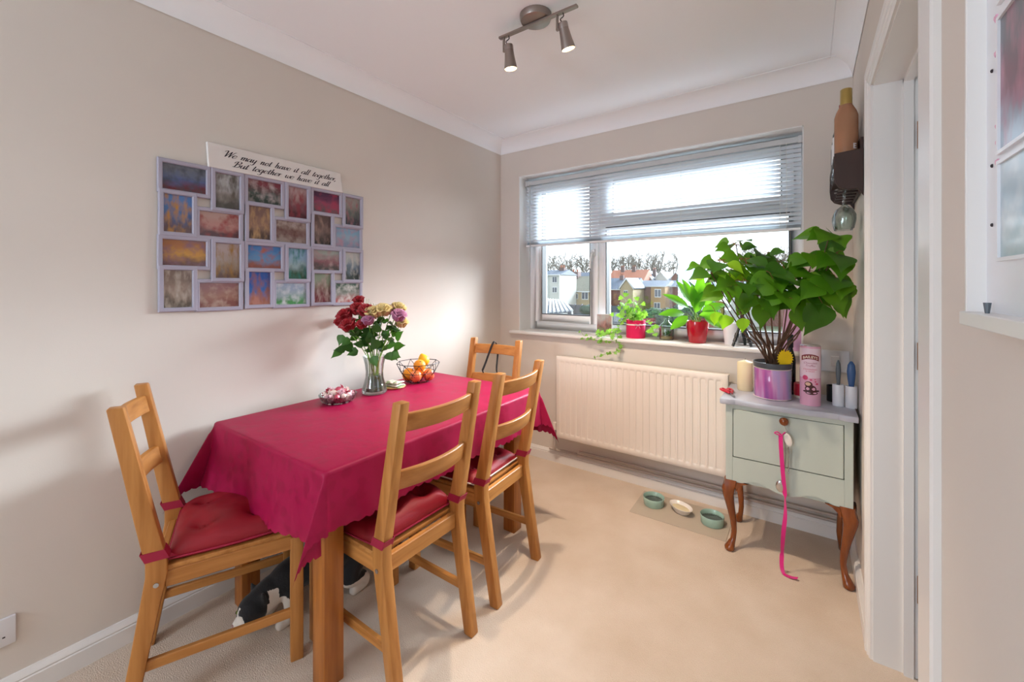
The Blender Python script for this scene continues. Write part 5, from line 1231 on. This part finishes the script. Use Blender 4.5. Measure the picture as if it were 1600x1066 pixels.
def house(label, pxl, pxr, y, ridge_py, eave_py, depth, wall, roof, gable='front', wins=(), chim=(), rot=0, base=GZ, over=.15, cat='house'):
    """house whose facade spans two picture columns at distance y; gable 'front' shows its gable to us, 'side' its eaves"""
    a = aty(pxl, HOR, y); c = aty(pxr, HOR, y); W = c.x-a.x; ez = aty((pxl+pxr)/2, eave_py, y).z; rz_ = aty((pxl+pxr)/2, ridge_py, y).z
    t = thing('house', label, cat, (a.x, y, base), 0, 'houses seen through the window'); h = ez-base; rh = max(.3, rz_-ez)
    MB().box((0, 0, 0), (W, depth, h)).build('walls', wall, t)
    if gable == 'front':
        MB().prism([(0, h), (W, h), (W/2, h+rh)], 'y', 0, depth).build('gable', wall, t)
        MB().prism([(-over, h-.1), (W/2, h+rh), (W/2, h+rh+.18), (-over-.12, h+.05)], 'y', -over, depth+over).build('roof_slope', roof, t); MB().prism([(W+over, h-.1), (W/2, h+rh), (W/2, h+rh+.18), (W+over+.12, h+.05)], 'y', -over, depth+over).build('roof_slope', roof, t)
        for s in (0, 1):
            x = -over if s == 0 else W+over; MB().prism([(x, h-.16), (W/2, h+rh-.06), (W/2, h+rh+.20), (x+(.0), h+.12)], 'y', -over-.06, -over).build('barge_board', 'barge_white', t)
    else:
        MB().prism([(-over, h-.05), (depth/2, h+rh), (depth+over, h-.05)], 'x', -over, W+over).build('roof', roof, t)
        MB().box((-over, -over-.08, h-.14), (W+over, -over, h)).build('gutter', 'barge_white', t)
    for (u, v, ww, wh) in wins:
        x = W*u; z = h*v if v <= 1 else h+rh*(v-1); q = MB().box((x-ww/2, -.06, z-wh/2), (x+ww/2, .02, z+wh/2)).build('window', 'barge_white', t)
        for k in (-1, 1): MB().box((x+k*ww*.24-ww*.19, -.075, z-wh*.40), (x+k*ww*.24+ww*.19, -.055, z+wh*.40)).build('pane', 'far_glass', q)
    for (u, dz, cw, chh) in chim:
        x = W*u; z = h+rh+dz; q = MB().box((x-cw/2, depth*.4, z-1.2), (x+cw/2, depth*.4+cw*.8, z+chh)).build('chimney', 'chimney_brick', t)
        for k in (-1, 1): MB().lathe([(.12, 0), (.15, .35), (.11, .38)], 8, (x+k*cw*.25, depth*.4+cw*.4, z+chh)).build('chimney_pot', 'tile_red', q)
    return t
house('narrow pale house with chimney pots at the far left of the view', 846, 874, 49.4, 421, 429, 5, 'render_white', 'slate', 'side', wins=((.75, .90, .7, .9), (.75, .70, .7, .8)), chim=((.72, -.1, .8, .35),))
t1 = house('cream house with a long grey lean-to roof and big chimney', 874, 926, 54.6, 431, 455, 6, 'render_cream', 'tile_grey', 'side', wins=((.25, .86, .6, 1.1), (.50, .84, .8, .8), (.78, .86, 1.0, 1.1)), chim=((.22, .10, 1.3, .55),))
house('slate roofed house with a white gable left of the mullion', 905, 945, 70.2, 436, 453, 7, 'render_white', 'slate', 'front', wins=((.5, .82, .9, 1.0),))
house('slate gabled brick house just right of the mullion', 940, 987, 62.4, 434, 452, 8, 'brick_far', 'slate', 'side', wins=((.25, .74, .8, 1.0),), chim=((.42, -.2, .6, .6),))
house('cream gable end between the slate roof and brick block', 969, 989, 59.8, 436, 451, 5, 'render_cream', 'slate', 'front', wins=((.45, .86, .6, .9),))
house('plain brick block with a flat slate roof behind the ivy', 988, 1017, 65, 438, 447, 7, 'brick_far', 'slate', 'side')
house('tan rendered house with a white window beside the brick block', 1017, 1039, 63.7, 438, 447, 7, 'brick_tan', 'slate', 'side', wins=((.5, .80, .95, 1.25), (.45, .45, .9, 1.0)))
house('brick house end right of the tan one', 1039, 1064, 66.3, 438, 447, 7, 'brick_far', 'slate', 'side')
house('red tiled long house in the row behind', 948, 1004, 98.8, 421, 440, 9, 'brick_tan', 'tile_red', 'side', chim=((.30, -.2, .9, .9), (.62, -.2, .9, .9)))
house('dark gabled house in the back row with white barge boards', 996, 1020, 104, 424, 440, 9, 'brick_far', 'slate', 'front', wins=((.5, .93, 1., 1.0),), chim=((.8, -.3, .8, .9),))
house('second gabled house in the back row', 1020, 1044, 106.6, 425, 440, 9, 'render_white', 'slate', 'front', wins=((.5, .93, 1., 1.0),))
house('third gabled house in the back row with a red chimney', 1044, 1068, 109.2, 426, 440, 9, 'brick_far', 'slate', 'front', wins=((.5, .93, 1., 1.0),), chim=((.55, .3, .9, 1.2),))
house('white terrace house far behind at the left', 898, 936, 117, 425, 436, 9, 'render_white', 'slate', 'side', wins=((.3, .9, 1.2, 1.3), (.65, .9, 1.2, 1.3)))
house('long low terrace partly hidden by the plant leaves', 1068, 1180, 114.4, 428, 440, 9, 'brick_tan', 'tile_red', 'side', wins=((.2, .9, 1.2, 1.3), (.5, .9, 1.2, 1.3), (.8, .9, 1.2, 1.3)))
# the streets go on to either side of what the window shows
for k, (l, r, y, rp, ep, wl, rf, lb) in enumerate(((760, 845, 58, 424, 440, 'brick_far', 'slate', 'brick terrace beyond the left edge of the window'), (690, 800, 100, 422, 438, 'render_white', 'tile_red', 'white terrace far off beyond the left window edge'), (1070, 1130, 66, 436, 447, 'brick_tan', 'slate', 'tan house hidden behind the peace lily'),
        (1132, 1190, 64, 434, 447, 'render_white', 'slate', 'white house hidden behind the leafy plant'), (1194, 1250, 66, 434, 447, 'brick_far', 'tile_red', 'brick house behind the right window edge'), (1255, 1330, 68, 433, 447, 'render_cream', 'slate', 'cream house beyond the right window edge'), (1185, 1330, 112, 426, 440, 'brick_far', 'tile_red', 'long brick terrace far off on the right'))):
    house(lb, l, r, y, rp, ep, 8, wl, rf, 'side', wins=((.2, .8, 1.2, 1.3), (.5, .8, 1.2, 1.3), (.8, .8, 1.2, 1.3)), chim=((.3, -.2, .8, .7),))
# glazed lean-to roof and garden fence in the foreground
lt = thing('lean_to_roof', 'pale slatted lean-to roof low at the left of the view', 'roof', (0, 0, 0))
a = aty(846, 490, 38); c = aty(894, 486, 38); a2 = aty(852, 468, 46); c2 = aty(880, 470, 46)
MB().add([a, c, c2, a2, a+Vector((0, 0, -.15)), c+Vector((0, 0, -.15)), c2+Vector((0, 0, -.15)), a2+Vector((0, 0, -.15))], [(0, 1, 2, 3), (7, 6, 5, 4), (0, 4, 5, 1), (1, 5, 6, 2), (2, 6, 7, 3), (3, 7, 4, 0)]).build('sheet', 'slate', lt)
for k in range(8):
    f = k/7; p = a.lerp(c, f)+Vector((0, 0, .04)); q = a2.lerp(c2, f)+Vector((0, 0, .04)); MB().tube([p, q], .14, 5).build('glazing_bar', 'barge_white', lt)
for q in (a, c): MB().box((q.x-.06, q.y-.06, GZ), (q.x+.06, q.y+.06, q.z-.1)).build('post', 'barge_white', lt)
for q in (a2, c2): MB().box((q.x-.06, q.y-.06, GZ), (q.x+.06, q.y+.06, q.z-.1)).build('post', 'barge_white', lt)
fa = aty(888, 476, 45.5); fb = aty(990, 482, 45.5)
fn = thing('garden_fence', 'dark grey garden fence below the cream house', 'fence', (0, 0, 0))
npan = 9
for k in range(npan):
    x = fa.x+(fb.x-fa.x)*k/npan; x2 = fa.x+(fb.x-fa.x)*(k+1)/npan; MB().box((x+.03, 45.5, GZ), (x2-.03, 45.56, fa.z)).build('panel', 'fence_grey', fn); MB().box((x-.05, 45.4, GZ), (x+.05, 45.7, fa.z+.1)).build('post', 'fence_grey', fn)
def leafball(name, label, c, r, m, cat, n=500, s=.16, group=None):
    t = thing(name, label, cat, (c.x, c.y, GZ), 0, group); b = MB(); cz = c.z-GZ
    for i in range(n):
        d = Vector((random.gauss(0, 1), random.gauss(0, 1), random.gauss(0, 1))).normalized(); q = .55+.5*random.random()**.5
        p = Vector((d.x*r[0]*q, d.y*r[0]*q, cz+d.z*r[1]*q)); u = Vector((random.uniform(-1, 1), random.uniform(-1, 1), random.uniform(-1, 1))).normalized(); v = u.cross(d).normalized(); u = v.cross(d)
        b.add([p-u*s, p+v*s*.6, p+u*s, p-v*s*.6], [(0, 1, 2, 3)])
    tag(b.build('foliage', m, t), kind='stuff'); MB().tube([(0, 0, 0), (0, 0, cz)], [r[0]*.12, r[0]*.06], 7).build('trunk', 'bark_pale', t)
for k, (px, py, y, r) in enumerate(((1076, 440, 52, (1.3, 2.0)), (1091, 450, 50, (.9, 1.2)))): leafball('evergreen_tree', ('blue green evergreen tree behind the peace lily', 'smaller evergreen beside the taller one')[k], aty(px, py, y), r, 'conifer', 'tree', 1600, .2)
for k, (px, py, y, r) in enumerate(((1022, 496, 40, (1.3, .9)), (1045, 498, 40, (1.3, 1.0)), (1070, 494, 40, (1.4, 1.2)), (918, 484, 43, (.9, .5)), (1100, 488, 40, (1.3, 1.4)))): leafball('garden_bush', ('dark green bush low behind the bottle garden', 'dark green bush left of the red pot', 'dark green bush behind the red pot', 'small pale bush in front of the fence', 'dark green bush at the right behind the lily')[k], aty(px, py, y), r, 'hedge', 'bush', 1300, .16, 'garden bushes')
# bare winter trees on the rise behind
def bare_tree(label, base, H, seed, dens=1.0):
    R = random.Random(seed); t = thing('bare_tree', label, 'tree', base, 0, 'bare winter trees'); tk = MB(); br = MB(); h0 = H*.28
    tk.tube([(0, 0, 0), (R.uniform(-.2, .2), 0, h0*.6), (R.uniform(-.3, .3), 0, h0*1.3)], [H*.017, H*.014, H*.010], 6)
    def grow(p, d, L, r, lev):
        q = p+d*L*.55+Vector((R.uniform(-.06, .06), R.uniform(-.06, .06), .04))*L; e = q+(d+Vector((R.uniform(-.25, .25), R.uniform(-.25, .25), .12))).normalized()*L*.5
        br.tube([p, q, e], [r, r*.8, r*.55], 4 if lev < 2 else 3, False)
        if lev < 4:
            for k in range(3 if lev < 3 else 4):
                s = [q, e, e, q.lerp(e, .5)][k]; nd = (d*.75+Vector((R.gauss(0, .48), R.gauss(0, .48), R.gauss(.12, .3)))).normalized(); grow(s, nd, L*R.uniform(.55, .74), r*.66, lev+1)
    for k in range(5):
        a = 2*PI*k/5+R.random(); grow(Vector((0, 0, h0*(.75+.12*k))), Vector((math.cos(a)*.55, math.sin(a)*.55, .85)).normalized(), H*.26, H*.014, 0)
    tk.build('trunk', 'bark_pale', t, smooth=60); br.build('branches', 'bark_pale', t)
TREES = [(862, 392, 145.7), (884, 388, 155.1), (905, 390, 141), (925, 392, 150.4), (958, 392, 145.7), (980, 387, 155.1), (1003, 389, 141), (1027, 388, 150.4), (1048, 391, 145.7), (1075, 397, 155.1), (1094, 396, 136.3), (1180, 378, 117.5), (1206, 374, 108.1), (1232, 376, 117.5)]
for k, (px, py, y) in enumerate(TREES):
    tp_ = aty(px, py, y); bz = max(GZ, aty(px, 436, y).z-2.5) if k < 11 else GZ
    lb = ('first', 'second', 'third', 'fourth', 'fifth', 'sixth', 'seventh', 'eighth', 'ninth', 'tenth', 'eleventh', 'twelfth', 'thirteenth', 'fourteenth')[k]
    bare_tree('bare winter tree on the skyline, %s from the left' % lb, (tp_.x, y, GZ), tp_.z-GZ, 40+k)
